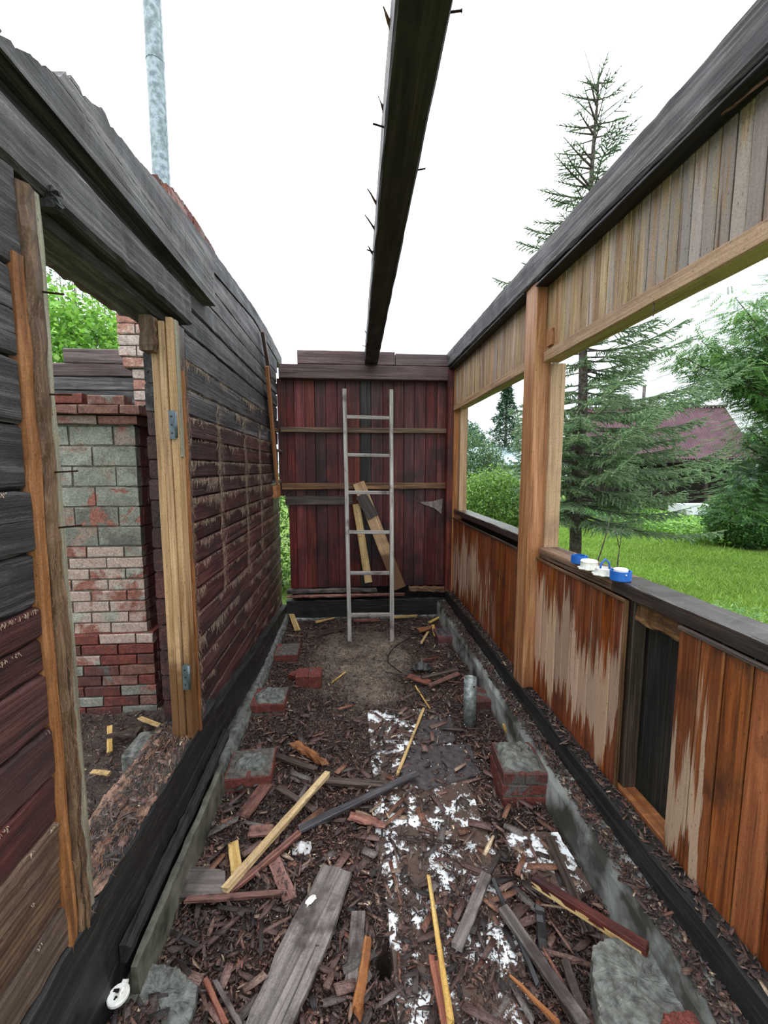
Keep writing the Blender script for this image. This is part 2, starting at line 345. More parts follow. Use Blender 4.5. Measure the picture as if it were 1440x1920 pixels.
def rings(L, prof, seg, jit, endj=0.0, taper=(1, 1), bow=0.0, rnd=random):
    """extrude profile [(y,z)...] along X with jitter; returns verts, faces"""
    n = len(prof); V, F = [], []
    ph = rnd.random()*6
    for i in range(seg+1):
        t = i/seg; xx = -L/2 + L*t
        sc = taper[0]+(taper[1]-taper[0])*t
        b = bow*math.sin(PI*t)
        for (y, z) in prof:
            ex = (rnd.random()-.7)*endj*(1 if i == seg else (-1 if i == 0 else 0))
            V.append((xx+ex, y*sc+(rnd.random()-.5)*2*jit, z*sc+(rnd.random()-.5)*2*jit+b))
    for i in range(seg):
        for j in range(n):
            a = i*n+j; b_ = i*n+(j+1) % n
            F.append((a, b_, b_+n, a+n))
    F.append(tuple(range(n-1, -1, -1))); F.append(tuple(seg*n+j for j in range(n)))
    return V, F
def rect(w, h, c):
    w, h = w/2, h/2
    return [(-w+c, -h), (w-c, -h), (w, -h+c), (w, h-c), (w-c, h), (-w+c, h), (-w, h-c), (-w, -h+c)]
def frame(p0, p1, side=None):
    """matrix: local X from p0 to p1, local Z as near as possible to `side` (default world up)"""
    p0, p1 = Vector(p0), Vector(p1); x = (p1-p0).normalized()
    s = Vector(side) if side is not None else Vector((0, 0, 1))
    if abs(x.dot(s.normalized())) > .98: s = Vector((1, 0, 0))
    y = s.cross(x).normalized(); z = x.cross(y)
    m = Matrix.Identity(4)
    for i in range(3): m[i][0], m[i][1], m[i][2], m[i][3] = x[i], y[i], z[i], (p0[i]+p1[i])/2
    return m, (p1-p0).length
def beam(name, p0, p1, w, t, mat, parent=None, side=None, seg=4, jit=.0012, cham=.004, endj=0.0, taper=(1, 1), bow=0.0, **k):
    """board from p0 to p1 (centre line); t along `side`, w across"""
    m, L = frame(p0, p1, side)
    V, F = rings(L, rect(w, t, min(cham, w*.3, t*.3)), seg, jit, endj, taper, bow)
    return link(name, mesh(name, V, F), M[mat], parent, m, **k)
def box(name, a, b, mat, parent=None, axis='X', seg=4, jit=.001, cham=.003, endj=0.0, **k):
    """axis-aligned piece from corner a to corner b whose grain runs along axis"""
    a, b = Vector(a), Vector(b); c = (a+b)/2; d = b-a
    if axis == 'X': return beam(name, (a.x, c.y, c.z), (b.x, c.y, c.z), d.y, d.z, mat, parent, (0, 0, 1), seg, jit, cham, endj, **k)
    if axis == 'Y': return beam(name, (c.x, a.y, c.z), (c.x, b.y, c.z), d.x, d.z, mat, parent, (0, 0, 1), seg, jit, cham, endj, **k)
    return beam(name, (c.x, c.y, a.z), (c.x, c.y, b.z), d.y, d.x, mat, parent, (1, 0, 0), seg, jit, cham, endj, **k)
def tube(name, pts, r, mat, parent=None, n=8, closed_ends=True, smooth=True, radii=None, **k):
    pts = [Vector(p) for p in pts]; V, F = [], []
    up = Vector((0, 0, 1))
    for i, p in enumerate(pts):
        d = (pts[min(i+1, len(pts)-1)]-pts[max(i-1, 0)]).normalized()
        a = up.cross(d)
        if a.length < .05: a = Vector((1, 0, 0)).cross(d)
        a.normalize(); b = d.cross(a); rr = radii[i] if radii else r
        for j in range(n):
            q = 2*PI*j/n; V.append(p+a*(rr*math.cos(q))+b*(rr*math.sin(q)))
    for i in range(len(pts)-1):
        for j in range(n):
            F.append((i*n+j, i*n+(j+1) % n, (i+1)*n+(j+1) % n, (i+1)*n+j))
    if closed_ends: F += [tuple(range(n-1, -1, -1)), tuple((len(pts)-1)*n+j for j in range(n))]
    return link(name, mesh(name, V, F, smooth), M[mat], parent, **k)
def lathe(name, prof, c, mat, parent=None, n=24, smooth=False, **k):
    V, F = [], []
    for (r, z) in prof:
        for j in range(n): V.append((c[0]+r*math.cos(2*PI*j/n), c[1]+r*math.sin(2*PI*j/n), c[2]+z))
    for i in range(len(prof)-1):
        for j in range(n): F.append((i*n+j, i*n+(j+1) % n, (i+1)*n+(j+1) % n, (i+1)*n+j))
    if prof[0][0] > 1e-4: F.append(tuple(range(n-1, -1, -1)))
    if prof[-1][0] > 1e-4: F.append(tuple((len(prof)-1)*n+j for j in range(n)))
    return link(name, mesh(name, V, F, smooth), M[mat], parent, **k)
def nail(p, d, parent=None, L=.045, r=.0022, name='nail'):
    p, d = Vector(p), Vector(d).normalized()
    return tube(name, [p, p+d*L, p+d*L*1.01], r, 'rust', parent, 6, radii=[r, r, r*1.8])

# smooth pseudo noise
_k = rs.normal(size=(18, 2)); _p = rs.uniform(0, 6.28, 18)
def fbm(x, y, sc=1.0):
    h = np.zeros_like(np.asarray(x, float)); a = 1.0; tot = 0
    for i in range(18):
        o = i//3; a = .55**o
        h = h + a*np.sin((_k[i, 0]*x+_k[i, 1]*y)*sc*(1.9**o)*1.6+_p[i]); tot += a
    return h/tot*1.6
PIT = G(720, 1800)
def ground_h(x, y):
    x = np.asarray(x, float); y = np.asarray(y, float)
    h = .014*fbm(x, y, 6.0)+.008*fbm(x+5, y-3, 22.0)
    h += .03*np.exp(-((x-.95)**2+(y-3.3)**2)/.12)+.02*np.exp(-((x+.4)**2+(y-1.5)**2)/.1)
    h += .15*np.exp(-((x+.70)/.14)**2-((y-1.02)/.16)**2)
    h -= .28*np.exp(-(((x-PIT[0])/.024)**4+((y-PIT[1])/.05)**4))
    return h

# ================================================================== SETTING: ground
def grid(x0, x1, y0, y1, st):
    nx, ny = int((x1-x0)/st)+1, int((y1-y0)/st)+1
    X, Y = np.meshgrid(np.linspace(x0, x1, nx), np.linspace(y0, y1, ny))
    i = np.arange(nx*ny).reshape(ny, nx)
    F = np.stack([i[:-1, :-1], i[:-1, 1:], i[1:, 1:], i[1:, :-1]], -1).reshape(-1, 4)
    return X.ravel(), Y.ravel(), F
def sandy(x, y):
    a = np.exp(-(((x-.12)/.50)**2+((y-3.55)/.85)**2)**1.5)
    return np.clip(a+.35*fbm(x, y, 4.0)*a*2, 0, 1)
X, Y, F = grid(-.74, 1.1, .6, 4.85, .012)
h = ground_h(X, Y)
sm = sandy(X, Y)[:, None]
colr = np.array([.05, .03, .022])*(1-sm)+np.array([.20, .155, .118])*sm
link('floor', bigmesh('floor', np.stack([X, Y, h], -1), F, colr, True), M['soil'], kind='structure')
X, Y, F = grid(-5.2, -.74, .4, 5.2, .05)
me = bigmesh('inner_ground', np.stack([X, Y, .02*fbm(X, Y, 5.0)-.02], -1), F, np.array([.075, .052, .04]), True)
link('trim_1', me, M['soil'], kind='structure')
X, Y, F = grid(-45, 60, -6, 90, 1.5)
link('trim_2', bigmesh('lawn', np.stack([X, Y, -.16+0*X], -1), F), M['lawn'], kind='structure')

# ================================================================== foundations
wl = empty('wall_left', (-.88, .6, 0), kind='structure')
wr = empty('wall_right', (1.2, .6, 0), kind='structure')
wb = empty('wall_back', (0, 4.75, 0), kind='structure')
def strip(name, prof, y0, y1, mat, parent, seg=60, jit=.006):
    """foundation strip running along Y with profile [(x,z)]"""
    L = y1-y0
    m = Matrix.Translation((0, (y0+y1)/2, 0)) @ Matrix.Rotation(PI/2, 4, 'Z')      # local X -> world Y, local Y -> -X
    V, F = rings(L, [(-x, z) for x, z in prof], seg, jit)
    return link(name, mesh(name, V, F), M[mat], parent, m)
strip('foundation', [(.985, -.25), (.992, .05), (1.0, .17), (1.015, .205), (1.09, .215), (1.17, .215), (1.17, -.25)], .75, 4.72, 'concrete', wr)
strip('foundation', [(-.705, -.25), (-.705, .05), (-.72, .095), (-.80, .10), (-.80, -.25)], 2.15, 4.72, 'cement', wl)
strip('form_board', [(-.685, -.06), (-.692, .165), (-.715, .17), (-.72, -.06)], 1.22, 2.12, 'greenconc', wl, 20, .003)
strip('roofing_felt', [(-.715, .20), (-.712, .235), (-.70, .25), (-.716, .262), (-.735, .26), (-.735, .2)], 1.21, 2.3, 'tar', wl, 26, .003)
strip('tarred_beam', [(1.09, .205), (1.092, .325), (1.10, .335), (1.17, .332), (1.17, .205)], .7, 4.72, 'tar', wr, 40, .003)
box('tarred_beam', (-.93, .6, .08), (-.742, 2.2, .50), 'tar', wl, 'Y', 40, .004, .008)
beam('tarred_beam', (-.775, 2.19, .33), (-.775, 4.72, .07), .06, .22, 'tar', wl, None, 40, .004, .006)
beam('tarred_beam', (-.74, 4.70, .14), (1.13, 4.70, .14), .10, .20, 'tar', wb, None, 20, .006, .01)
beam('foundation', (-.78, 4.72, -.06), (1.15, 4.72, -.06), .14, .20, 'concrete', wb, None, 20, .006, .01)
beam('broken_rail', (-.74, 4.66, .295), (.62, 4.66, .29), .05, .035, 'pinkwood', wb, None, 14, .006, .01, .02)
beam('broken_rail', (-.73, 4.68, .35), (.30, 4.68, .345), .05, .05, 'deadgrey', wb, None, 14, .004, .01, .02)
beam('broken_rail', (.66, 4.67, .35), (1.12, 4.67, .335), .05, .06, 'rawbrown', wb, None, 12, .007, .01, .03)

# ================================================================== WALL LEFT
def ledge_z(y, z0, z1): return z0+(z1-z0)*(y-1.1)/3.6
def course(y0, y1, zlo, zhi, mat, x=-.80, th=.14, seg=24, dz=0.0, name='beam', jit=.0022):
    dx = random.uniform(-.006, .004)
    return beam(name, (x-th/2+dx, y0, (zlo+zhi)/2), (x-th/2+dx, y1, (zlo+zhi)/2+dz), th, zhi-zlo-(.006 if x > -.77 else .006), mat, wl, (0, 0, 1), seg, jit, .007)
far_z = [.12, .24, .36, .48, .60, .73, .86, .99, 1.12, 1.255, 1.37, 1.47, 1.60, 1.70, 1.79, 1.90, 2.01, 2.14, 2.28, 2.42]
for i in range(len(far_z)-1):
    a, b = far_z[i], far_z[i+1]
    y1 = 4.36 if a >= 1.45 and b <= 2.25 else 4.74
    course(2.03 if a > .4 else 2.2, y1, a, b, 'maroon' if b < 2.1 else 'greyblack', seg=36)
    if y1 < 4.5 and b > 2.05: course(4.36, 4.74, a, b, 'maroon', seg=4)
for a, b in ((2.42, 2.55), (2.55, 2.68), (2.68, 2.80)):
    course(2.03, 4.74, a, b, 'charred', seg=40)
# top boards, rising a little and eroded along the near edge
def top_board(name, x0, x1, ys, zb, zt, mat, rag):
    V, F = [], []
    for i, y in enumerate(ys):
        t = zt(y)+(random.random()-.6)*rag(y)
        b = zb(y)
        V += [(x0, y, b), (x1, y, b), (x1+(random.random()-.5)*.003, y, (b+t)/2), (x1, y+(random.random()-.5)*rag(y), t), (x0, y, t-.3*rag(y)*random.random())]
    n = 5
    for i in range(len(ys)-1):
        for j in range(n): F.append((i*n+j, i*n+(j+1) % n, (i+1)*n+(j+1) % n, (i+1)*n+j))
    F += [tuple(range(n-1, -1, -1)), tuple((len(ys)-1)*n+j for j in range(n))]
    # re-express so that local X runs along the board
    mm = Matrix.Translation((0, 0, 0)) @ Matrix.Rotation(PI/2, 4, 'Z'); inv = mm.inverted()
    V = [inv @ Vector(v) for v in V]
    return link(name, mesh(name, V, F), M[mat], wl, mm)
ZTN = ([.6, 1.07, 1.24, 1.25, 1.48, 1.64, 1.85, 2.24, 2.5], [2.68, 2.69, 2.755, 2.785, 2.84, 2.845, 2.88, 2.925, 2.94])
top_board('beam', -.86, -.747, list(np.linspace(.6, 2.5, 110)), lambda y: 2.655, lambda y: float(np.interp(y, *ZTN)), 'charred', lambda y: .03 if 1.0 < y < 1.55 else .004)
SL = ([2.0, 2.48, 3.69, 4.83, 5.2], [2.82, 2.88, 2.985, 2.925, 2.91])
top_board('beam', -.95, -.80, list(np.linspace(2.03, 4.80, 60)), lambda y: 2.80, lambda y: float(np.interp(y, *SL)), 'charred', lambda y: .003)
TL_ = ([1.6, 2.38, 2.68, 3.67, 4.26, 5.21], [2.93, 3.0, 3.03, 3.095, 3.10, 3.035])
top_board('beam', -.93, -.795, list(np.linspace(2.1, 5.1, 60)), lambda y: float(np.interp(y, *SL))+.012, lambda y: float(np.interp(y, *TL_)), 'charred', lambda y: .006)
# wall face between the ledges, then the lower projecting lintel
box('beam', (-.94, .6, 2.57), (-.80, 2.5, 2.655), 'charred', wl, 'Y', 30, .003, .008)
box('beam', (-.86, .6, 2.425), (-.745, 2.12, 2.57), 'charred', wl, 'Y', 30, .003, .012)
box('beam', (-.93, 1.05, 2.385), (-.80, 2.03, 2.425), 'charred', wl, 'Y', 16, .003, .005)
box('beam', (-1.0, 1.05, 2.41), (-.93, 1.98, 2.52), 'darkwood', wl, 'Y', 30, .008, .01)
box('splintered_block', (-.775, 1.17, 2.40), (-.73, 1.205, 2.45), 'tar', wl, 'Z', 6, .006, .006)
near_z = [.42, .50, .62, .74, .86, .98, 1.11, 1.25, 1.34, 1.42, 1.55, 1.70, 1.85, 2.0, 2.2, 2.43]
for i in range(len(near_z)-1):
    a, b = near_z[i], near_z[i+1]
    course(.6, 1.03 if b < 2.25 else 1.07, a, b, 'greyblack' if a > 1.34 else ('maroon' if a > .8 else 'brownwall'), x=-.752, seg=12, jit=.0025)
box('wall_core', (-.88, .6, .3), (-.765, 1.027, 2.42), 'dark', wl, 'Y', 2)
box('wall_core', (-.90, 2.05, .3), (-.87, 4.36, 2.8), 'dark', wl, 'Y', 2)
# rotten threshold top
V, F = [], []
ys = np.linspace(1.15, 2.0, 60); xs = np.linspace(-.95, -.745, 18)
for y in ys:
    for x_ in xs:
        V.append((x_, y, .492+.022*fbm(x_*9, y*2, 3)+.012*random.random()))
nx = len(xs)
for i in range(len(ys)-1):
    for j in range(nx-1): F.append((i*nx+j, i*nx+j+1, (i+1)*nx+j+1, (i+1)*nx+j))
mm = Matrix.Rotation(PI/2, 4, 'Z'); inv = mm.inverted()
link('rotten_threshold', mesh('rotten_threshold', [inv @ Vector(v) for v in V], F), M['rotwood'], wl, mm)
# niche near the back corner: shelf boards and block ends where the beams are gone
box('niche_back', (-.95, 4.36, 1.47), (-.93, 4.76, 2.14), 'blackboard', wl, 'Z', 2)
box('shelf_board', (-.93, 4.36, 2.14), (-.78, 4.73, 2.175), 'rawbrown', wl, 'Y', 6, .003)
box('shelf_board', (-.93, 4.34, 1.93), (-.75, 4.72, 1.95), 'deadgrey', wl, 'Y', 6, .003)
box('shelf_board', (-.93, 4.36, 1.59), (-.76, 4.66, 1.625), 'deadgrey', wl, 'Y', 6, .003)
box('block', (-.92, 4.36, 1.44), (-.765, 4.60, 1.575), 'amberpost', wl, 'Y', 4, .003)
box('beam', (-.93, 4.36, 1.30), (-.80, 4.70, 1.43), 'darkwood', wl, 'Y', 6, .003)
box('niche_side', (-.90, 4.66, 1.60), (-.80, 4.70, 1.94), 'blackboard', wl, 'Z', 4, .003)

# ---- tow packed in the joints: coarse fibres hanging in tufts
def fibres(name, seeds, parent, cols, wid=.0016, ln=(.02, .09)):
    """seeds: (origin, outward normal, weight) -> curly ribbon strands hanging from joints"""
    n = len(seeds); O = np.array([s[0] for s in seeds]); Nn = np.array([s[1] for s in seeds], float); Wt = np.array([s[2] for s in seeds])
    K = 5
    L = rs.uniform(ln[0], ln[1], n)*Wt
    side = np.cross(Nn, np.array([0, 0, 1.0]))
    d = Nn*rs.uniform(.1, .5, (n, 1))+side*rs.normal(0, .5, (n, 1))+np.array([0, 0, -1])*rs.uniform(.2, 1.0, (n, 1))
    d /= np.linalg.norm(d, axis=1)[:, None]
    P = np.zeros((n, K, 3)); P[:, 0] = O
    for k in range(1, K):
        d = d+rs.normal(0, .28, (n, 3))+np.array([0, 0, -.25])-Nn*.12; d /= np.linalg.norm(d, axis=1)[:, None]
        P[:, k] = P[:, k-1]+d*(L/(K-1))[:, None]
        dd = ((P[:, k]-O)*Nn).sum(1); P[:, k] += Nn*np.clip(.002-dd, 0, None)[:, None]
    wv = side*wid*.5+np.array([0, 0, 1])*wid*.3
    V = np.concatenate([P-wv[:, None, :], P+wv[:, None, :]], 1)
    idx = np.arange(n)[:, None]*2*K
    F = np.concatenate([np.stack([idx[:, 0]+k, idx[:, 0]+k+1, idx[:, 0]+K+k+1, idx[:, 0]+K+k], -1) for k in range(K-1)], 0)
    c = np.array(cols)[rs.randint(0, len(cols), n)]*rs.uniform(.7, 1.25, (n, 1))
    return link(name, bigmesh(name, V.reshape(-1, 3), F, np.repeat(c, 2*K, 0)), M['tow'], parent, kind='stuff')
TOW = [(.40, .28, .20), (.52, .39, .29), (.28, .18, .12), (.60, .49, .38)]
seeds = []
for z in far_z[1:-1]:
    for k in range(900):
        y = random.uniform(2.05, 4.5 if not (1.45 < z < 2.2) else 4.35)
        a = float(fbm(np.array(y*3.0), np.array(z*9.0), 2.0))
        if a > -.05+.2*(z < 1.1)+.2*(z > 2.1): seeds.append(((-.797+random.uniform(-.002, .004), y, z+random.uniform(-.006, .003)), (1, 0, 0), .35+1.1*max(0, a-.1)))
        elif random.random() < .5: seeds.append(((-.799, y, z+random.uniform(-.004, .004)), (1, 0, 0), .22))
    for y in (2.62, 3.25, 3.75):                                   # a few long vertical runs of tow
        if 1.1 < z < 2.2:
            for k in range(40): seeds.append(((-.797, y+random.gauss(0, .012), z+random.uniform(-.1, .01)), (1, 0, 0), 1.3))
for z in near_z[2:-1]:
    for k in range(90):
        y = random.uniform(.75, 1.03); a = float(fbm(np.array(y*4.0), np.array(z*9.0), 2.0))
        if a > .2: seeds.append(((-.75, y, z-.003), (1, 0, 0), .12+.1*a))
fibres('tow_in_joints', seeds, wl, TOW)
seeds = []
for k in range(1300): seeds.append(((-.742+random.uniform(-.012, .008), 1.985+random.gauss(0, .018), random.uniform(.55, 2.25)), (.8, -.5, 0), .6))
for k in range(900): seeds.append(((random.uniform(-.745, -.735), 1.09+random.gauss(0, .014), random.uniform(.5, 2.2)), (1, 0, 0), .45))
for k in range(2500):
    seeds.append(((random.uniform(-.93, -.75), random.uniform(1.16, 1.98), .52), (0, random.choice([-1, 1]), .3), .55))
fibres('tow_at_doorway', seeds, wl, [(.25, .15, .10), (.34, .24, .16), (.18, .10, .06), (.30, .13, .09)], .0008, (.02, .06))

# ================================================================== DOORWAY frame
d1 = empty('door_1', (-.80, 1.5, .5), kind='structure')
beam('casing_board', (-.768, 1.040, .47), (-.768, 1.058, 2.235), .034, .05, 'orange', d1, (1, 0, 0), 24, .003, .006, .01)
beam('jamb', (-.768, 1.083, .44), (-.765, 1.095, 2.40), .046, .06, 'rawbrown', d1, (1, 0, 0), 40, .005, .01)
beam('jamb_strip', (-.775, 1.125, .49), (-.772, 1.133, 2.41), .032, .05, 'greystrip', d1, (1, 0, 0), 16, .002, .005)
box('jamb', (-.832, 1.87, .48), (-.797, 1.96, 2.36), 'blond', d1, 'Z', 14, .001, .004)
box('jamb', (-.796, 1.86, .48), (-.771, 1.96, 2.36), 'blond', d1, 'Z', 14, .001, .004)
box('jamb', (-.77, 1.873, .48), (-.743, 1.95, 2.38), 'blond', d1, 'Z', 14, .001, .004)
box('jamb_strip', (-.77, 1.952, .48), (-.735, 1.972, 2.18), 'orange', d1, 'Z', 24, .004, .004)
box('jamb_strip', (-.745, 1.90, 1.80), (-.737, 1.93, 2.38), 'greystrip', d1, 'Z', 6)
box('block', (-.85, 1.82, 2.23), (-.80, 1.88, 2.37), 'rawbrown', d1, 'Z', 6, .005)
box('block', (-.86, 1.97, .48), (-.75, 2.03, 2.38), 'darkwood', d1, 'Z', 8, .004)
for zc in (1.935, .80):
    hg = box('hinge', (-.775, 1.864, zc-.06), (-.745, 1.870, zc+.06), 'steeldark', d1, 'Z', 2, .0001, .001)
    tube('hinge_pin', [(-.743, 1.866, zc-.055), (-.743, 1.866, zc+.055)], .006, 'steeldark', hg, 8)
    for q in (-.035, .0, .035):
        lathe('screw', [(.004, 0), (.004, .002), (.0, .003)], (0, 0, 0), 'rust', hg, 8).matrix_basis = wloc(hg).inverted() @ Matrix.Translation((-.760, 1.8635, zc+q)) @ Matrix.Rotation(PI/2, 4, 'X')
for zz in (2.17, 1.93, 1.74, 1.60): nail((-.74, 1.10, zz), (.75, .35, .05), d1, .05, .0025)

# ================================================================== WALL BACK
bx = [-.80, -.70, -.615, -.50, -.39, -.27, -.14, -.05, .11, .235, .37, .49, .61, .73, .86, .99, 1.13]
for i in range(len(bx)-1):
    a, b = bx[i], bx[i+1]
    zlo = 1.44 if i == 0 else .37
    box('plank', (a+.0015, 4.735+random.uniform(-.002, .004), zlo), (b-.0015, 4.76, 2.73), 'blackboard' if a == .11 else 'redboard', wb, 'Z', 6, .0008, .003)
box('backing_board', (-.69, 4.765, .05), (1.13, 4.785, 2.73), 'dark', wb, 'X', 2)
box('backing_board', (-.80, 4.765, 1.46), (-.69, 4.785, 2.73), 'dark', wb, 'Z', 2)
box('plank', (.125, 4.722, 1.6), (.19, 4.735, 2.71), 'blackboard', wb, 'Z', 4)
box('rail', (-.76, 4.68, 2.145), (1.13, 4.735, 2.20), 'rawbrown', wb, 'X', 12, .0015)
box('rail', (-.76, 4.675, 1.515), (1.12, 4.735, 1.585), 'rawbrown', wb, 'X', 12, .0015)
box('rail', (-.73, 4.69, 1.34), (.02, 4.735, 1.44), 'darkwood', wb, 'X', 8, .0015)
box('beam', (-.76, 4.64, 2.715), (1.14, 4.78, 2.865), 'topbeam', wb, 'X', 14, .002, .008)
box('beam', (-.56, 4.65, 2.87), (.495, 4.79, 3.015), 'topbeam', wb, 'X', 8, .002, .008)
box('beam', (.505, 4.65, 2.87), (1.14, 4.79, 3.0), 'topbeam', wb, 'X', 6, .002, .008)
box('corner_post', (1.085, 4.60, .33), (1.15, 4.73, 2.84), 'redboard', wb, 'Z', 8, .001)
# dusty cobweb hanging in the right half
pts = [(.66, 4.725, 1.43), (.80, 4.725, 1.36), (.95, 4.72, 1.37), (1.07, 4.72, 1.40), (1.05, 4.725, 1.22), (.97, 4.725, 1.29), (.85, 4.725, 1.33)]
link('cobweb', mesh('cobweb', pts+[(p[0], p[1]-.004, p[2]) for p in pts], [tuple(range(7)), tuple(range(13, 6, -1))]+[(i, (i+1) % 7, 7+(i+1) % 7, 7+i) for i in range(7)]), M['web'], wb)

# ================================================================== WALL RIGHT
def boards(y0, y1, z0, z1, x0, x1, wd, mat, zrag=0.0):
    n = max(1, round((y1-y0)/wd)); e_ = [y0+(y1-y0)*i/n for i in range(n+1)]
    for i in range(n):
        dx = random.uniform(-.002, .002)
        box('plank', (x0+dx, e_[i]+.002, z0-random.random()*zrag), (x1+dx, e_[i+1]-.002, z1), mat, wr, 'Z', 5, .0006, .006)
boards(.60, 1.335, .305, 1.185, 1.165, 1.18, .092, 'amber', .01)
boards(1.62, 2.46, .305, 1.185, 1.165, 1.18, .084, 'amber', .01)
boards(2.62, 4.60, .305, 1.185, 1.165, 1.18, .09, 'amber', .01)
boards(.60, 4.72, .30, 1.20, 1.27, 1.285, .11, 'blackboard')
boards(.85, 2.46, 2.43, 2.83, 1.165, 1.178, .052, 'upper')
boards(2.62, 4.60, 2.43, 2.87, 1.165, 1.178, .052, 'upper')
boards(.85, 4.72, 2.43, 2.87, 1.26, 1.27, .11, 'upper')
box('insulation', (1.20, 1.36, 1.11), (1.25, 1.60, 1.20), 'rawbrown', wr, 'Y', 8, .008, .01)
box('stud', (1.19, 1.60, .33), (1.25, 1.64, 1.2), 'darkwood', wr, 'Z', 4)
box('bottom_rail', (1.175, 1.30, .30), (1.25, 1.66, .345), 'amberpost', wr, 'Y', 4)
box('panel_trim', (1.155, 1.62, 1.18), (1.172, 2.46, 1.195), 'rawbrown', wr, 'Y', 8, .001, .003)
box('panel_trim', (1.155, .60, 1.18), (1.172, 1.33, 1.195), 'darkwood', wr, 'Y', 8, .001, .003)
box('panel_trim', (1.155, 2.62, 1.18), (1.172, 4.60, 1.195), 'darkwood', wr, 'Y', 8, .001, .003)
box('panel_edge', (1.158, 1.612, .32), (1.175, 1.626, 1.19), 'rawbrown', wr, 'Z', 6, .001)
box('window_sill', (1.165, .60, 1.20), (1.305, 1.72, 1.262), 'sill', wr, 'Y', 16, .0015, .005)
box('window_sill', (1.165, 1.725, 1.20), (1.30, 2.44, 1.262), 'rawbrown', wr, 'Y', 12, .0015, .005)
box('window_sill', (1.165, 2.62, 1.235), (1.30, 4.60, 1.29), 'sill', wr, 'Y', 16, .0015, .005)
box('post', (1.10, 2.465, .30), (1.205, 2.62, 2.85), 'amberpost', wr, 'Z', 16, .001, .006)
box('post_cap', (1.095, 2.455, 2.85), (1.20, 2.56, 2.865), 'rawbrown', wr, 'Y', 2)
box('window_post', (1.195, 2.44, 1.262), (1.285, 2.56, 2.37), 'header', wr, 'Z', 10, .001)
box('window_post', (1.178, 4.42, 1.29), (1.26, 4.50, 2.39), 'header', wr, 'Z', 10, .001)
box('corner_post', (1.15, 4.60, .33), (1.27, 4.70, 2.87), 'amberpost', wr, 'Z', 8, .001)
box('window_head', (1.145, .85, 2.37), (1.24, 2.44, 2.435), 'header', wr, 'Y', 16, .001, .005)
box('window_head', (1.145, 2.62, 2.38), (1.24, 4.60, 2.44), 'header', wr, 'Y', 16, .001, .005)
box('block', (1.15, 2.36, 2.455), (1.185, 2.425, 2.545), 'amberpost', wr, 'Z', 4, .002)
tb = beam('top_beam', (1.175, .70, 2.902), (1.175, 4.78, 2.945), .19, .165, 'charred', wr, None, 60, .003, .012)
box('underside_shade_strip', (1.087, .70, 2.805), (1.164, 2.46, 2.819), 'tar', wr, 'Y', 20, .001, .003)  # added black strips: shade and soot under the top beam given as colour
box('underside_shade_strip', (1.087, 2.63, 2.83), (1.164, 4.60, 2.842), 'tar', wr, 'Y', 20, .001, .003)
beam('splinter', (1.13, 1.02, 2.78), (1.11, 1.26, 2.795), .012, .012, 'rawbrown', wr, None, 8, .003, .003, .02, (1, .25))
for y in (1.22, 1.38, 1.62): nail((1.15, y, 2.985), (.1, .2, 1), wr, .04)
nail((1.15, 1.55, 2.375), (0, 0, -1), wr, .05)

# ================================================================== CEILING BEAM
cb = empty('ceiling_beam', (.2, 2.7, 2.86), label='long dark charred roof beam spanning the open top of the veranda', cat='beam')
beam('timber', (.178, .45, 2.93), (.236, 4.80, 2.945), .14, .14, 'oldbeam', cb, None, 40, .002, .007)
for y, s in ((1.18, 1), (1.75, 1), (1.5, -1), (4.0, -1), (2.3, -1)):
    nail((.18+.07*s+.013*(y-.45), y, 2.90+.02*s), (s, .1, .3), cb, .04, .003)
for y, l in ((1.28, .03), (1.55, .03), (2.05, .06), (2.25, .07), (2.5, .04), (3.9, .03)):
    b = beam('splinter', (.112+.0135*(y-.45), y, 2.965), (.112-l*.8+.0135*(y-.45), y-l*1.2, 2.985), .012, .006, 'rawbrown', cb, None, 3, .002, .001, taper=(1, .2))

# ================================================================== LADDER
ld = empty('ladder', (.19, 4.05, 0), label='weathered grey wooden ladder leaning on the red back wall', cat='ladder')
L0, L1 = Vector((-.022, 4.05, -.02)), Vector((-.058, 4.62, 2.60))
R0, R1 = Vector((.408, 4.05, -.02)), Vector((.452, 4.62, 2.60))
beam('rail', L0, L1, .042, .05, 'ladder', ld, (0, 1, 0), 14, .001, .006)
beam('rail', R0, R1, .042, .05, 'ladder', ld, (0, 1, 0), 14, .001, .006)
for py in (782, 853, 923, 997, 1074, 1153):
    zz = onY(692, py, 4.3)[2]; yy = 4.05+(4.62-4.05)*(zz+.02)/2.62; zz = onY(692, py, yy)[2]; t = (zz+.02)/2.62
    a, b = L0.lerp(L1, t), R0.lerp(R1, t); b.z -= .008
    beam('rung', a, b, .03, .036, 'ladder', ld, None, 4, .0008, .004)

# boards leaning on the back wall
def P3(v): return tuple(float(q) for q in v)
beam('leaning_board', P3(onY(672, 905, 4.655)), P3(onY(750, 1103, 4.50)), .135, .025, 'blond', None, (0, -1, 0), 10, .0015, .004, label='wide brown board leaning diagonally behind the ladder', cat='board')
beam('leaning_board', P3(onY(668, 945, 4.655)), P3(onY(691, 1092, 4.60)), .085, .02, 'yellow', None, (0, -1, 0), 8, .0015, .004, label='narrow light board leaning upright left of the wide diagonal board', cat='board')
beam('plank_offcut', P3(onY(676, 928, 4.60)), P3(onY(700, 970, 4.575)), .13, .02, 'darkwood', None, (0, -1, 0), 6, .002, .004, .01, label='short dark offcut nailed across the top of the diagonal board', cat='offcut')
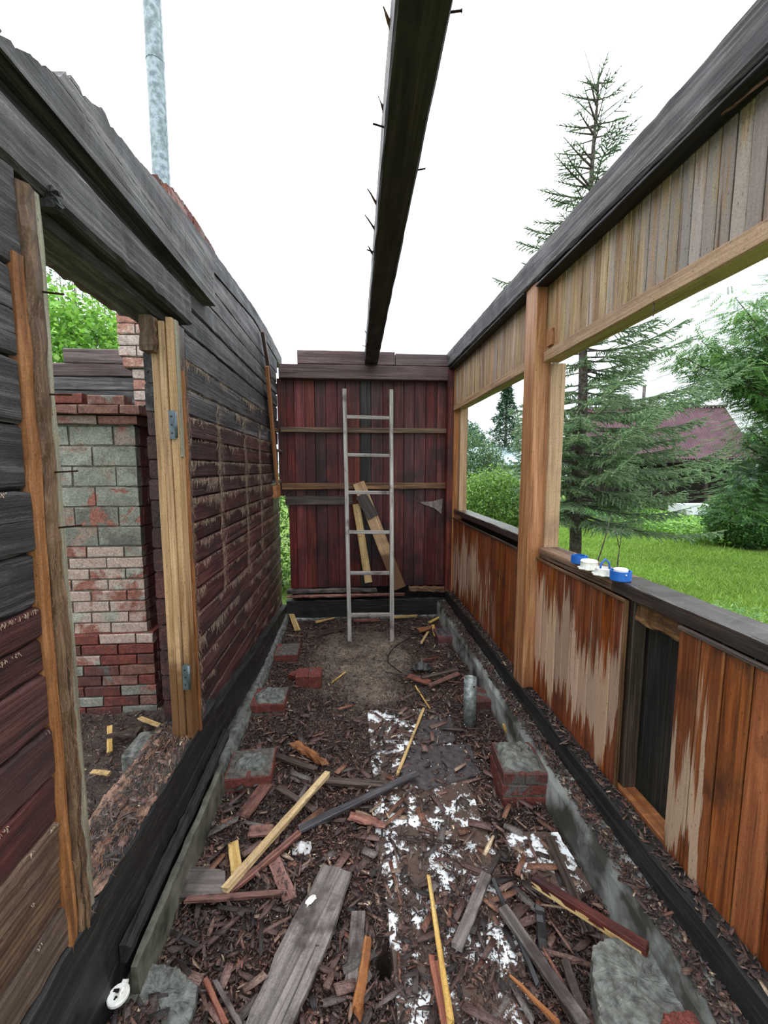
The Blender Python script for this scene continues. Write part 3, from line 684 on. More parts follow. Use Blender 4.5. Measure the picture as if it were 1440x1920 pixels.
# boards leaning on the left wall
beam('leaning_board', (-.765, 3.88, 2.96), (-.765, 4.19, 2.62), .05, .03, 'topbeam', None, (1, 0, 0), 5, .001, label='short dark maroon board fixed high on the left wall', cat='board')
beam('leaning_board', (-.755, 3.98, 2.68), (-.765, 4.42, 1.56), .06, .03, 'orange', None, (1, 0, 0), 8, .001, label='long orange brown batten propped slanting on the left wall', cat='board')
beam('leaning_board', (-.77, 4.12, 2.50), (-.775, 4.44, 1.90), .07, .02, 'rawbrown', None, (1, 0, 0), 8, .001, label='brown board behind the orange batten on the left wall', cat='board')

# ================================================================== BRICKWORK
def brick(name, a, b, mat, parent, jit=.003):
    a, b = Vector(a), Vector(b); c = (a+b)/2; d = (b-a)
    V, F = rings(d.x, rect(d.y, d.z, .006), 2, jit, .004)
    return link(name, mesh(name, V, F), M[mat], parent, Matrix.Translation(c) @ Matrix.Rotation(random.gauss(0, .006), 4, 'Z'))
st = empty('brick_stove', (-1.9, 3.3, 0), label='large brick stove with patchy grey clay plaster seen through the doorway', cat='stove')
SX0, SX1, SY0, SY1 = -2.55, -1.468, 3.0, 3.75
box('mortar_core', (SX0, SY0+.014, 0), (SX1-.012, SY1, .49), 'mortar', st, 'Z', 2, .0005)
box('mortar_core', (SX0, SY0+.009, 1.14), (SX1-.012, SY1, 2.10), 'clayjoint', st, 'Z', 2, .0005)
box('mortar_core', (SX0, SY0+.012, .49), (SX1-.012, SY1, 1.14), 'clayjoint', st, 'Z', 2, .0005)
def front_course(x0, x1, z0, z1, y, depth, mats, L=.25, shift=0, out=0):
    xx = x1
    first = True
    while xx > x0:
        l = (L*.5 if shift else L) if first else L*random.choice([1, 1, .98, .5 if random.random() < .15 else 1])
        first = False
        brick('brick', (xx-l+.008, y-out-random.uniform(0, .004), z0+.004), (xx-.002, y+depth, z1-.005), random.choice(mats), st)
        xx -= l
def side_course(y0, y1, z0, z1, x, depth, mats, L=.25, shift=0, out=0):
    yy = y0; first = True
    while yy < y1-.03:
        l = min((L*.5 if shift else L) if first else L, y1-yy); first = False
        brick('brick', (x-depth, yy+.004, z0+.004), (x+out+random.uniform(0, .004), yy+l-.006, z1-.005), random.choice(mats), st)
        yy += l
zc = -.05; k = 0
while zc < .50:                                                        # plinth, wider by a step
    hh = .078
    front_course(-2.3, -1.425, zc, zc+hh, SY0-.012, .05, ['brickred', 'brickcorn', 'brickclay'] if zc < .3 else ['brick', 'brickred'], shift=k % 2)
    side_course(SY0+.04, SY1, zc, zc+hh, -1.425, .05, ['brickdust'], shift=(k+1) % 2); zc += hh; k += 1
box('ledge', (-2.3, SY0-.005, zc-.01), (-1.425, SY1, zc+.004), 'brickred', st, 'X', 2)
while zc < 1.14:
    hh = .079
    front_course(-2.3, SX1, zc, zc+hh, SY0, .05, ['brick'], shift=k % 2)
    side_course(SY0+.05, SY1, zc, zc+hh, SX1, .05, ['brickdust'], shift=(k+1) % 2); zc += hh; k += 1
while zc < 2.0:
    hh = (2.04-zc)/round((2.04-zc)/.145)
    front_course(-2.3, SX1, zc, zc+hh, SY0, .05, ['brickclay'], .29, shift=k % 2)
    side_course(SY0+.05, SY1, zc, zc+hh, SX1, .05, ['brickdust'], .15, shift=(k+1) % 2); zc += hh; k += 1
for zz, oo, ms in ((2.04, .035, ['brickcorn']), (2.105, .07, ['brickcorn'])):
    front_course(-2.3, SX1+oo, zz, zz+.068, SY0-oo, .3, ms, .26, shift=0 if oo < .05 else 1)
    side_course(SY0-oo+.26, SY1, zz, zz+.068, SX1+oo, .12, ['brickdust', 'brickcorn'], .13)
brick('brick', (-2.02, 2.97, 2.178), (-1.78, 3.09, 2.245), 'brickred', st)
brick('brick', (-1.755, 2.985, 2.178), (-1.52, 3.10, 2.238), 'brickcorn', st)
brick('brick', (-2.28, 2.98, 2.178), (-2.04, 3.1, 2.24), 'brickcorn', st)
box('clay_rubble', (-2.2, 3.12, 2.175), (-1.42, 3.7, 2.20), 'mortar', st, 'X', 14, .016, .01)
# chimney
ch = empty('brick_chimney', (-1.4, 3.55, 2.18), label='tall pale brick chimney with a broken top standing on the stove', cat='chimney')
CY = 3.28
def chim(x0, x1, z0, z1, y0, y1, mats, k):
    box('mortar_core', (x0+.012, y0+.012, z0), (x1-.012, y1-.012, z1), 'mortar', ch, 'Z', 2, .0005)
    for (fx0, fx1, y, dd) in ((x0, x1, y0, .04), (x0, x1, y1-.04, .04)):
        xx = fx0; first = True
        while xx < fx1-.02:
            l = min((.13 if k % 2 else .25) if first else .25, fx1-xx); first = False
            if fx1-xx-l < .05: l = fx1-xx
            brick('brick', (xx+.004, y, z0+.004), (xx+l-.004, y+dd, z1-.005), random.choice(mats), ch); xx += l
    for x in (x0, x1-.04):
        yy = y0+.045
        while yy < y1-.06:
            l = min(.12 if k % 2 else .24, y1-.045-yy)
            brick('brick', (x, yy+.004, z0+.004), (x+.04, yy+l-.004, z1-.005), random.choice(mats), ch); yy += l
zc = 2.17; k = 0
while zc < 3.78:
    if zc < 2.46: a = 0.0
    elif zc < 2.53: a = .055
    else: a = .075
    x1 = -1.115 if zc < 3.55 else (-1.17 if zc < 3.63 else (-1.23 if zc < 3.71 else -1.33))
    chim(-1.60-a, x1+(a-.075 if zc < 2.5 else 0), zc, min(zc+.078, 3.86), CY-a*.4, 3.80, ['brickchim'] if zc < 3.3 else ['brickcorn', 'brickred', 'brickdust'], k); zc += .078; k += 1
fl = empty('flue_pipe', (-1.33, 3.42, 3.5), label='tall galvanised metal flue pipe rising above the broken chimney', cat='pipe')
n = 24; prof = [(.060, -.3), (.060, .9), (.063, .9), (.063, .96), (.060, .96), (.060, 2.2), (.063, 2.2), (.063, 2.26), (.060, 2.26), (.060, 3.0), (.055, 3.0), (.055, -.3)]
fp = lathe('pipe_wall', prof, (-1.375, 3.42, 3.75), 'galvflue', fl, 40, False)
box('seam', (-1.32, 3.405, 3.5), (-1.314, 3.43, 6.7), 'galvflue', fl, 'Z', 2, .0002, .001)
# board lying on the wall top beside the flue
beam('roof_board', tuple(onX(306, 356, -.885)), tuple(onX(345, 412, -.885)), .05, .06, 'pinkwood', None, None, 8, .004, .005, .02, label='broken reddish board lying on the left wall top near the chimney', cat='board')

# timber wall of the inner room beyond the stove
iw = empty('wall_inner', (-2.6, 4.85, 0), kind='structure')
for z0, z1, x0, mt in ((2.87, 3.02, -3.03, 'topbeam'), (2.73, 2.865, -3.35, 'topbeam'), (2.585, 2.725, -3.35, 'charred'), (2.44, 2.58, -3.35, 'charred'), (2.29, 2.435, -3.35, 'charred'), (2.14, 2.285, -3.35, 'charred')):
    box('beam', (x0, 4.80, z0), (-.95, 4.94, z1), mt, iw, 'X', 16, .003, .012)
for i in range(7): box('beam', (-4.6, 4.80, .04+i*.30), (-.95, 4.94, .335+i*.30), 'charred', iw, 'X', 10, .003, .012)

# ================================================================== BRICK PIERS
def blob_slab(name, c, sx_, sy_, hgt, mat, parent, rnd=.5):
    """irregular mortar cap with a lumpy top"""
    n, m_ = 22, 7; V = [(c[0], c[1], c[2]+hgt)]; F = []
    out_ = [1+random.uniform(-.10, .10) for _ in range(n)]
    for r_ in range(1, m_+1):
        t = r_/m_
        for j in range(n):
            a = 2*PI*j/n; sq = 1/max(abs(math.cos(a)), abs(math.sin(a)))**(1-rnd)
            rr = t*out_[j]*sq
            z = c[2]+hgt*(1-t**6)+(random.random()-.5)*hgt*.5*(t < .95)
            V.append((c[0]+sx_*rr*math.cos(a), c[1]+sy_*rr*math.sin(a), z if r_ < m_ else c[2]-.002))
    for j in range(n): F.append((0, 1+j, 1+(j+1) % n))
    for r_ in range(m_-1):
        for j in range(n): F.append((1+r_*n+j, 1+(r_+1)*n+j, 1+(r_+1)*n+(j+1) % n, 1+r_*n+(j+1) % n))
    F.append(tuple(1+(m_-1)*n+j for j in range(n-1, -1, -1)))
    return link(name, mesh(name, V, F, False), M[mat], parent)
def pier(c, sx_, sy_, z0, courses, lab, mats=('brickred',), cap='cement', yaw=0.0, capscale=(.42, .42), caph=.022, ch_=.068):
    root = empty('brick_pier', (c[0], c[1], z0), label=lab, cat='brick pier', group='brick support piers'); root.rotation_euler = (0, 0, yaw)
    R = Matrix.Translation((c[0], c[1], z0)) @ Matrix.Rotation(yaw, 4, 'Z')
    def bk(a, b, mat):
        a, b = Vector(a), Vector(b); d = b-a
        V, F = rings(d.x, rect(d.y, d.z, .005), 2, .0025, .003)
        o = bpy.data.objects.new('brick', mesh('brick', V, F)); o.data.materials.append(M[mat]); COL.objects.link(o); o.parent = root
        o.matrix_basis = Matrix.Translation((a+b)/2)
    core = link('mortar_core', mesh('mortar_core', *boxvf(-sx_/2+.008, sx_/2-.008, -sy_/2+.008, sy_/2-.008, 0, courses*ch_-.004)), M['mortar'], None); core.parent = root
    for i in range(courses):
        z = i*ch_
        if i % 2 == 0:
            for s_ in (0, 1): bk((-sx_/2+s_*sx_/2+.003, -sy_/2, z+.004), (s_*sx_/2-.003, sy_/2, z+ch_-.005), random.choice(mats))
        else:
            for s_ in (0, 1): bk((-sx_/2, -sy_/2+s_*sy_/2+.003, z+.004), (sx_/2, s_*sy_/2-.003, z+ch_-.005), random.choice(mats))
    if cap:
        o = blob_slab('mortar_cap', (0, 0, courses*ch_-.004), sx_*capscale[0], sy_*capscale[1], caph, cap, None); o.parent = root
    return root
def boxvf(x0, x1, y0, y1, z0, z1):
    V = [(x0, y0, z0), (x1, y0, z0), (x1, y1, z0), (x0, y1, z0), (x0, y0, z1), (x1, y0, z1), (x1, y1, z1), (x0, y1, z1)]
    return V, [(3, 2, 1, 0), (4, 5, 6, 7), (0, 1, 5, 4), (1, 2, 6, 5), (2, 3, 7, 6), (3, 0, 4, 7)]
pier((-.575, 2.24), .25, .24, -.045, 2, 'low brick pier with a grey mortar ring, nearest on the left side', yaw=.05, capscale=(.36, .30))
pier((-.60, 2.93), .24, .24, -.04, 2, 'mortar topped brick pier by the left wall, second from the front', ('brickred', 'brickcorn'), capscale=(.45, .45))
pier((-.595, 3.74), .21, .26, -.05, 2, 'bare red and grey brick pier at the back left', ('brickcorn', 'brickred'), None)
pier((.895, 2.03), .235, .25, -.01, 3, 'three course brick pier capped with lumpy grey mortar on the right', yaw=-.08, capscale=(.46, .46), caph=.03)
pier((.985, 2.83), .20, .20, -.04, 2, 'low brick pier partly sunk behind the upright steel pipe', cap=None)
pier((.97, 3.98), .25, .24, -.04, 2, 'dark wet brick pier in the back right corner beneath cables', ('brickdust',), 'felt')
pb = empty('loose_brick', (-.35, 3.25, 0), label='single red brick block standing alone on the sandy soil', cat='brick')
for a, b in ((-.10, .0), (.004, .10)):
    V, F = rings(.10, rect(.15, .115, .006), 2, .003, .003); link('brick', mesh('brick', V, F), M['brickred'], pb, Matrix.Translation((-.35+(a+b)/2, 3.25, .045)))
V, F = rings(.11, rect(.07, .06, .006), 2, .004, .003); link('brick_fragment', mesh('brick_fragment', V, F), M['brickred'], None, Matrix.Translation((-.47, 3.33, .03)) @ Matrix.Rotation(.9, 4, 'Z'), label='small broken brick piece left of the lone red brick', cat='brick')
cbk = box('concrete_block', (-1.31, 2.30, -.06), (-1.12, 2.52, .13), 'cement', None, 'X', 5, .006, .012, label='square grey concrete block on the soil beyond the doorway', cat='block')
def slab(name, pix, z, th, mat, label, cat, jit=.004, parent=None, lump=0.0, **k):
    P_ = [G(px, py, z) for px, py in pix]; n = len(P_)
    c = sum(P_)/n
    e_ = max(((P_[(i+1) % n]-P_[i]) for i in range(n)), key=lambda q: float(np.hypot(q[0], q[1])))
    ang = math.atan2(e_[1], e_[0]); mw = Matrix.Translation(c) @ Matrix.Rotation(ang, 4, 'Z'); iv = Matrix.Rotation(-ang, 4, 'Z')
    out_ = [Vector((P_[i]-c)) for i in range(n)]
    if sum(out_[i].x*out_[(i+1) % n].y-out_[(i+1) % n].x*out_[i].y for i in range(n)) < 0: out_.reverse()
    m_ = 12 if lump else 5; ring = []
    for i in range(n):
        for q in range(m_): ring.append(out_[i].lerp(out_[(i+1) % n], q/m_))
    N_ = len(ring); T = 10 if lump else 1; V = [(0, 0, 0)]; F = []
    for r_ in range(1, T+1):
        for p in ring:
            q = p*(r_/T); zz = lump*float(fbm(np.array(q.x*9), np.array(q.y*9), 4.0))+random.uniform(-lump, lump)*.25 if lump else 0
            q = iv @ q; V.append((q.x+random.uniform(-jit, jit), q.y+random.uniform(-jit, jit), zz))
    o = 1+(T-1)*N_
    for p in range(N_): V.append((V[o+p][0]*1.02, V[o+p][1]*1.02, -th))
    for j in range(N_): F.append((0, 1+j, 1+(j+1) % N_))
    for r_ in range(T): 
        for j in range(N_): F.append((1+r_*N_+j, 1+(r_+1)*N_+j, 1+(r_+1)*N_+(j+1) % N_, 1+r_*N_+(j+1) % N_))
    F.append(tuple(1+T*N_+j for j in range(N_-1, -1, -1)))
    return link(name, mesh(name, V, F), M[mat], parent, mw, label=label, cat=cat, **k)
slab('concrete_block', [(1108, 1772), (1170, 1752), (1232, 1772), (1290, 1850), (1345, 1925), (1130, 1930), (1115, 1850)], .12, .16, 'cement', 'rough grey concrete pad in the bottom right corner', 'block', lump=.006)
slab('concrete_block', [(262, 1805), (330, 1812), (372, 1850), (352, 1925), (225, 1925), (238, 1860)], .07, .10, 'cement', 'rough grey concrete lump in the bottom left corner', 'block', lump=.006)
slab('loose_brick', [(1246, 1900), (1318, 1893), (1335, 1925), (1240, 1930)], .15, .05, 'brickred', 'broken red brick lying on the bottom right concrete pad', 'brick', lump=.005)

# ================================================================== STEEL PIPE
pc = G(880, 1360)
pp = empty('steel_pipe', (pc[0], pc[1], 0), label='short galvanised steel pipe standing upright out of the debris', cat='pipe')
lathe('pipe_wall', [(.043, -.06), (.043, .34), (.037, .34), (.037, -.06)], (pc[0], pc[1], 0), 'galv', pp, 28, True)
lathe('bore', [(.037, 0), (.036, .002)], (pc[0], pc[1], .12), 'dark', pp, 20)
for dz in (.30,):
    lathe('hole', [(.006, 0), (.006, .002)], (0, 0, 0), 'dark', pp, 10).matrix_basis = wloc(pp).inverted() @ Matrix.Translation((pc[0]+.012, pc[1]-.0405, dz)) @ Matrix.Rotation(PI/2, 4, 'X')

# ================================================================== SILL ITEMS
def sillbox(px, py, name, lab, kind):
    p = G(px, py, 1.263); z = 1.263
    r = empty(name, (p[0], p[1], z), label=lab, cat='electrical box')
    if kind == 'blue':
        lathe('body', [(.036, 0), (.040, .004), (.040, .040), (.037, .040), (.036, .006), (.0, .006)], (p[0], p[1], z), 'blueplas', r, 24)
        lathe('collar', [(.031, .03), (.031, .043), (.027, .043), (.027, .03)], (p[0], p[1], z), 'blueplas', r, 24)
    if kind == 'bluecap':
        lathe('body', [(.038, 0), (.043, .005), (.043, .044), (.039, .044), (.038, .006), (.0, .006)], (p[0], p[1], z), 'blueplas', r, 24)
        lathe('cover', [(.0, .036), (.028, .036), (.029, .05), (.025, .053), (.0, .053)], (p[0], p[1], z), 'whiteplas', r, 20, label='white cover')
        tube('screw', [(p[0]-.006, p[1]-.043, z+.034), (p[0]-.006, p[1]-.047, z+.034)], .003, 'whiteplas', r, 8)
    if kind in ('white', 'whiteloop'):
        n = 32; V = []; 
        for zz in (0, .005):
            for j in range(n):
                rr = .050*(1.0 if j % 4 < 2 else .84)*(1.05 if j % 8 == 0 else 1); V.append((p[0]+rr*math.cos(2*PI*j/n), p[1]+rr*math.sin(2*PI*j/n), z+zz))
        F = [tuple(range(n-1, -1, -1)), tuple(range(n, 2*n))]+[(j, (j+1) % n, n+(j+1) % n, n+j) for j in range(n)]
        link('flange', mesh('flange', V, F), M['whiteplas'], r)
        lathe('body', [(.040, .004), (.038, .030), (.034, .032), (.034, .010), (.0, .010)], (p[0], p[1], z), 'whiteplas', r, 20)
        if kind == 'white': lathe('lid', [(.038, .030), (.040, .036), (.036, .042), (.0, .044)], (p[0], p[1], z), 'whiteplas', r, 24, True)
        else:
            tube('wire_loop', [(p[0]-.02, p[1], z+.012), (p[0]-.016, p[1], z+.05), (p[0]+.004, p[1], z+.072), (p[0]+.022, p[1], z+.055), (p[0]+.03, p[1]+.004, z+.02)], .0045, 'blueplas', r, 8)
            for a in range(3): beam('terminal', (p[0]-.02+.016*a, p[1]-.012, z+.02), (p[0]-.02+.016*a, p[1]+.012, z+.02), .008, .012, 'whiteplas', r, None, 2, .0003, .001)
    return r
sillbox(1086, 1056, 'junction_box', 'empty blue plastic box farthest along the window sill', 'blue')
sillbox(1104, 1066, 'junction_box', 'round white box with a closed domed lid on the sill', 'white')
sillbox(1132, 1077, 'junction_box', 'open white box with a blue wire loop on the sill', 'whiteloop')
sillbox(1163, 1088, 'junction_box', 'blue plastic box with a white cover, nearest on the sill', 'bluecap')
sp = G(222, 1868, .16)
so = empty('plastic_socket', (sp[0], sp[1], .15), label='round white plastic socket insert on the dark rubble at bottom left', cat='socket')
sp = [sp[0], sp[1], .155]
lathe('disc', [(.026, 0), (.030, .004), (.030, .012), (.027, .015), (.012, .015), (.010, .009), (.0, .009)], sp, 'whiteplas', so, 24)
box('slot', (sp[0]-.018, sp[1]+.004, .166), (sp[0]-.002, sp[1]+.012, .1715), 'dark', so, 'X', 1)
box('terminal', (sp[0]+.003, sp[1]-.012, .166), (sp[0]+.011, sp[1]+.012, .175), 'whiteplas', so, 'Y', 1)
box('slot', (sp[0]-.006, sp[1]-.016, .166), (sp[0]+.001, sp[1]-.006, .1705), 'dark', so, 'Y', 1)
box('clip', (sp[0]-.006, sp[1]+.024, .155), (sp[0]+.01, sp[1]+.040, .167), 'whiteplas', so, 'X', 2)

# ================================================================== FOAM BOARDS, FELT, PLANKS, STICKS
slab('foam_board', [(688, 1332), (825, 1328), (868, 1440), (925, 1590), (850, 1575), (705, 1560), (699, 1450)], .018, .03, 'foam', 'white foam board half buried in chips in the middle of the floor', 'foam board')
slab('foam_board', [(706, 1566), (926, 1594), (975, 1760), (1000, 1925), (748, 1925), (729, 1720), (716, 1640)], .012, .02, 'foam', 'long foam board almost covered by chips, white edge showing at the bottom', 'foam board')
slab('foam_board', [(944, 1562), (1044, 1559), (1075, 1610), (1112, 1668), (1020, 1690), (985, 1640)], .022, .03, 'foam', 'dirty white foam scrap beside the right foundation', 'foam board')
slab('felt_scrap', [(783, 1352), (845, 1345), (852, 1388), (800, 1400), (778, 1390)], .03, .006, 'felt', 'torn dark felt scrap lying on the foam board', 'felt')
slab('felt_scrap', [(765, 1400), (880, 1395), (900, 1450), (800, 1480), (750, 1455)], .026, .006, 'felt', 'crumpled dark felt sheet below the torn scrap on the foam', 'felt')
def zg(x, y): return float(ground_h(np.array(x), np.array(y)))
def stick(x0, y0, x1, y1, wd, th, mat, lab, cat='board', name='board', z=.03, dz=0.0, endj=.015, taper=(1, 1), seg=8, jit=.0015, roll=0.0):
    a, b = G(x0, y0, z), G(x1, y1, z+dz)
    sd = (math.sin(roll), 0, math.cos(roll))
    return beam(name, tuple(a), tuple(b), wd, th, mat, None, sd, seg, jit, .002, endj, taper, label=lab, cat=cat)
stick(600, 1925, 632, 1622, .001, .001, 'deadgrey', 'x') if False else None
slab('wide_plank', [(606, 1620), (658, 1634), (628, 1735), (545, 1930), (455, 1930), (530, 1760)], .055, .018, 'deadgrey', 'wide worn grey plank lying in the debris at bottom centre', 'plank')
slab('wide_plank', [(352, 1622), (424, 1632), (420, 1682), (336, 1682)], .065, .014, 'deadgrey', 'short wide purplish plank end near the left foundation', 'plank')
stick(420, 1670, 614, 1450, .034, .022, 'yellow', 'long yellow splintered batten crossing the debris on the left', 'batten', 'batten', .075, .03)
stick(445, 1648, 437, 1582, .045, .02, 'yellow', 'short yellow batten end beside the long yellow batten', 'batten', 'batten', .05)
stick(345, 1688, 530, 1674, .020, .016, 'pinkwood', 'thin reddish batten lying across in front of the short purplish plank', 'batten', 'batten', .06)
stick(432, 1672, 562, 1562, .026, .018, 'pinkwood', 'pinkish brown batten beside the long yellow one', 'batten', 'batten', .055)
stick(560, 1556, 780, 1450, .038, .016, 'charred', 'charred grey batten in the centre of the debris', 'batten', 'batten', .05, .01, .04)
stick(590, 1462, 720, 1472, .045, .02, 'darkwood', 'dark grooved batten behind the charred grey batten', 'batten', 'batten', .04)
stick(494, 1408, 592, 1443, .035, .018, 'darkwood', 'dark splintered stick right of the ringed brick pier', 'stick', 'stick', .04, 0, .03)
stick(745, 1452, 795, 1328, .017, .012, 'yellow', 'thin yellow stick lying on the white foam board', 'stick', 'stick', .045)
stick(803, 1640, 846, 1925, .022, .018, 'yellow', 'long pale yellow batten at the bottom centre right', 'batten', 'batten', .06, .02, .02, (.6, 1))
stick(812, 1790, 838, 1925, .035, .012, 'pinkwood', 'brown plank strip beside the long pale yellow batten', 'batten', 'batten', .035)
stick(940, 1598, 905, 1655, .026, .014, 'darkwood', 'small dark stick above the grey notched board', 'stick', 'stick', .05, 0, .03, (.5, 1))
stick(912, 1640, 856, 1778, .042, .014, 'deadgrey', 'grey notched board slanting in the lower middle right', 'board', 'board', .05)
stick(1000, 1648, 1214, 1780, .034, .028, 'redboard', 'varnished red brown moulding with a yellow split edge', 'batten', 'moulding', .10, .035, .008)
stick(998, 1656, 1205, 1788, .012, .024, 'yellow', 'yellow raw underside strip split from the red brown moulding', 'batten', 'split_strip', .09, .03, .008)
stick(1030, 1572, 1108, 1752, .036, .02, 'darkwood', 'dark rounded board running beneath the red brown moulding', 'board', 'board', .045)
stick(942, 1702, 1098, 1925, .042, .018, 'deadgrey', 'long grey weathered board in the lower right debris', 'board', 'board', .055)
stick(925, 1650, 1010, 1850, .016, .014, 'cable', 'thin black strip beside the long grey board', 'strip', 'strip', .045)
stick(956, 1828, 1052, 1925, .018, .014, 'orange', 'thin orange batten at the very bottom right of centre', 'batten', 'batten', .06, .01, .02, (.4, 1))
stick(690, 1766, 668, 1905, .030, .018, 'orange', 'reddish split stick left of the dark hole', 'stick', 'stick', .05, .01, .04, jit=.004)
stick(672, 1712, 662, 1850, .055, .010, 'deadgrey', 'thin grey board right of the wide worn plank', 'board', 'board', .035)
stick(386, 1838, 425, 1925, .016, .014, 'pinkwood', 'thin pinkish stick at the bottom left', 'stick', 'stick', .05, .01)
stick(402, 1838, 452, 1925, .014, .012, 'deadgrey', 'thin pale grey stick at the bottom left beside the pinkish stick', 'stick', 'stick', .055, .01)
stick(512, 1608, 545, 1690, .055, .010, 'pinkwood', 'flat pinkish board left of the wide worn plank', 'board', 'board', .04)
stick(465, 1560, 512, 1556, .06, .012, 'pinkwood', 'small reddish board end beneath the ringed brick pier', 'board', 'board', .045)
stick(552, 1395, 612, 1432, .055, .03, 'orange', 'chunk of orange rotten wood right of the left piers', 'wood chunk', 'wood_chunk', .04, .01, .05, (1, .5), 8, .008)
stick(655, 1528, 722, 1548, .05, .010, 'pinkwood', 'curled pinkish bark piece under the charred grey batten', 'bark', 'bark_piece', .045, .0, .03, (1, .7), 6, .005)
stick(520, 1475, 590, 1520, .03, .012, 'darkwood', 'dark board stub between the yellow batten and left pier', 'board', 'board', .045)
stick(455, 1530, 500, 1470, .07, .012, 'pinkwood', 'flat maroon scrap board in front of the ringed pier', 'board', 'board', .04)
stick(948, 1360, 972, 1394, .045, .03, 'yellow', 'short yellow block end behind the three course pier', 'wood block', 'wood_block', .06)
stick(1010, 1700, 1020, 1790, .03, .02, 'cable', 'charred black stump between the lower right boards', 'stick', 'stick', .04, 0, .02, jit=.005)
stick(1058, 1800, 1092, 1900, .03, .018, 'darkwood', 'dark rotten stick left of the bottom right concrete pad', 'stick', 'stick', .05)
# pile by the pipe
stick(765, 1268, 806, 1280, .07, .014, 'pinkwood', 'pink topped board end in the pile by the steel pipe', 'board', 'board', .05)
stick(805, 1286, 860, 1262, .04, .014, 'pinkwood', 'red brown board leaning in the pile by the steel pipe', 'board', 'board', .06, .02)
stick(790, 1270, 858, 1255, .03, .012, 'darkwood', 'dark board at the back of the pile by the steel pipe', 'board', 'board', .07, .02)
stick(722, 1260, 800, 1270, .012, .010, 'darkwood', 'thin dark stick reaching left out of the pile', 'stick', 'stick', .04)
stick(788, 1240, 824, 1232, .02, .012, 'pinkwood', 'small reddish strip behind the dark rag', 'stick', 'stick', .04)
stick(778, 1285, 808, 1332, .012, .008, 'yellow', 'thin pale splinter pointing at the foam board', 'stick', 'stick', .04)
# back end debris
stick(543, 1143, 558, 1182, .06, .016, 'yellow', 'pale board end leaning in the back left corner', 'board', 'board', .10, -.06)
stick(592, 1166, 628, 1158, .04, .02, 'yellow', 'pale split block at the foot of the back wall', 'wood block', 'wood_block', .04, 0, .03, (1, .4))
stick(664, 1164, 712, 1162, .04, .02, 'pinkwood', 'reddish strip behind the foot of the ladder', 'stick', 'stick', .05)
stick(732, 1158, 782, 1154, .04, .016, 'yellow', 'pale strip right of the ladder foot at the back wall', 'stick', 'stick', .05)
stick(575, 1192, 645, 1178, .05, .03, 'darkwood', 'dark rotten log piece left of the ladder foot', 'log', 'log_piece', .03, 0, .03, jit=.006)
stick(784, 1182, 808, 1176, .09, .02, 'orange', 'brown triangular offcut right of the ladder foot', 'offcut', 'wood_offcut', .06, .02, .02, (1, .5))
stick(812, 1172, 816, 1192, .03, .012, 'yellow', 'small upright pale splinter beside the brown offcut', 'splinter', 'splinter', .05)
stick(790, 1206, 803, 1184, .025, .012, 'yellow', 'pale splinter in front of the brown offcut', 'splinter', 'splinter', .04)
stick(804, 1168, 828, 1155, .03, .014, 'yellow', 'pale broken strip behind the brown offcut', 'splinter', 'splinter', .05)
stick(622, 1280, 648, 1260, .012, .008, 'yellow', 'tiny pale splinter on the sandy soil', 'splinter', 'splinter', .02)
# beyond the doorway
stick(262, 1346, 303, 1362, .03, .014, 'yellow', 'short yellow batten on the soil in front of the stove', 'batten', 'batten', .03)
stick(206, 1362, 206, 1410, .03, .012, 'yellow', 'upright yellow strip beyond the doorway', 'batten', 'batten', .03)
stick(182, 1384, 262, 1372, .07, .03, 'darkwood', 'dark rotten board piece beyond the doorway', 'board', 'board', .04, 0, .05, (.3, 1), 8, .006)
stick(172, 1447, 206, 1450, .03, .012, 'yellow', 'small yellow strip left beyond the doorway', 'batten', 'batten', .02)
stick(188, 1560, 250, 1508, .012, .010, 'yellow', 'long thin pale splinter beyond the threshold', 'splinter', 'splinter', .06)
stick(260, 1468, 267, 1484, .03, .01, 'yellow', 'tiny pale chip by the threshold', 'splinter', 'splinter', .02)
slab('paper_scrap', [(571, 1692), (588, 1676), (593, 1684), (577, 1699)], .058, .002, 'whiteplas', 'small white scrap lying on the wide worn plank', 'scrap')
# crumpled film and rag
def crumple(name, px, py, r, hgt, mat, lab, cat, z=.02):
    c = G(px, py, z); n = 18; V, F = [], []
    for i in range(n):
        for j in range(n):
            u, v = i/(n-1)*2-1, j/(n-1)*2-1; rr = math.hypot(u, v)
            x_, y_ = u*r*(1-.15*abs(v)), v*r*.8*(1-.15*abs(u))
            V.append((c[0]+x_, c[1]+y_, c[2]+hgt*max(0, 1-rr)+.35*hgt*float(fbm(np.array(u*2.0+px), np.array(v*2.0), 2.2))*(1.2-rr*.7)))
    nn = len(V)
    V += [(v[0], v[1], v[2]-.004) for v in V]
    for i in range(n-1):
        for j in range(n-1):
            F.append((i*n+j, (i+1)*n+j, (i+1)*n+j+1, i*n+j+1)); F.append((nn+i*n+j, nn+i*n+j+1, nn+(i+1)*n+j+1, nn+(i+1)*n+j))
    return link(name, mesh(name, V, F, True), M[mat], None, label=lab, cat=cat)
crumple('plastic_film', 566, 1590, .045, .03, 'film', 'crumpled translucent grey plastic film in the debris', 'plastic film')
crumple('black_rag', 790, 1250, .085, .06, 'rag', 'crumpled black rag on the pile by the steel pipe', 'rag', .05)
crumple('straw_tuft', 868, 1262, .05, .04, 'film', 'pale fibrous tuft beside the steel pipe rim', 'tuft', .05) if False else None
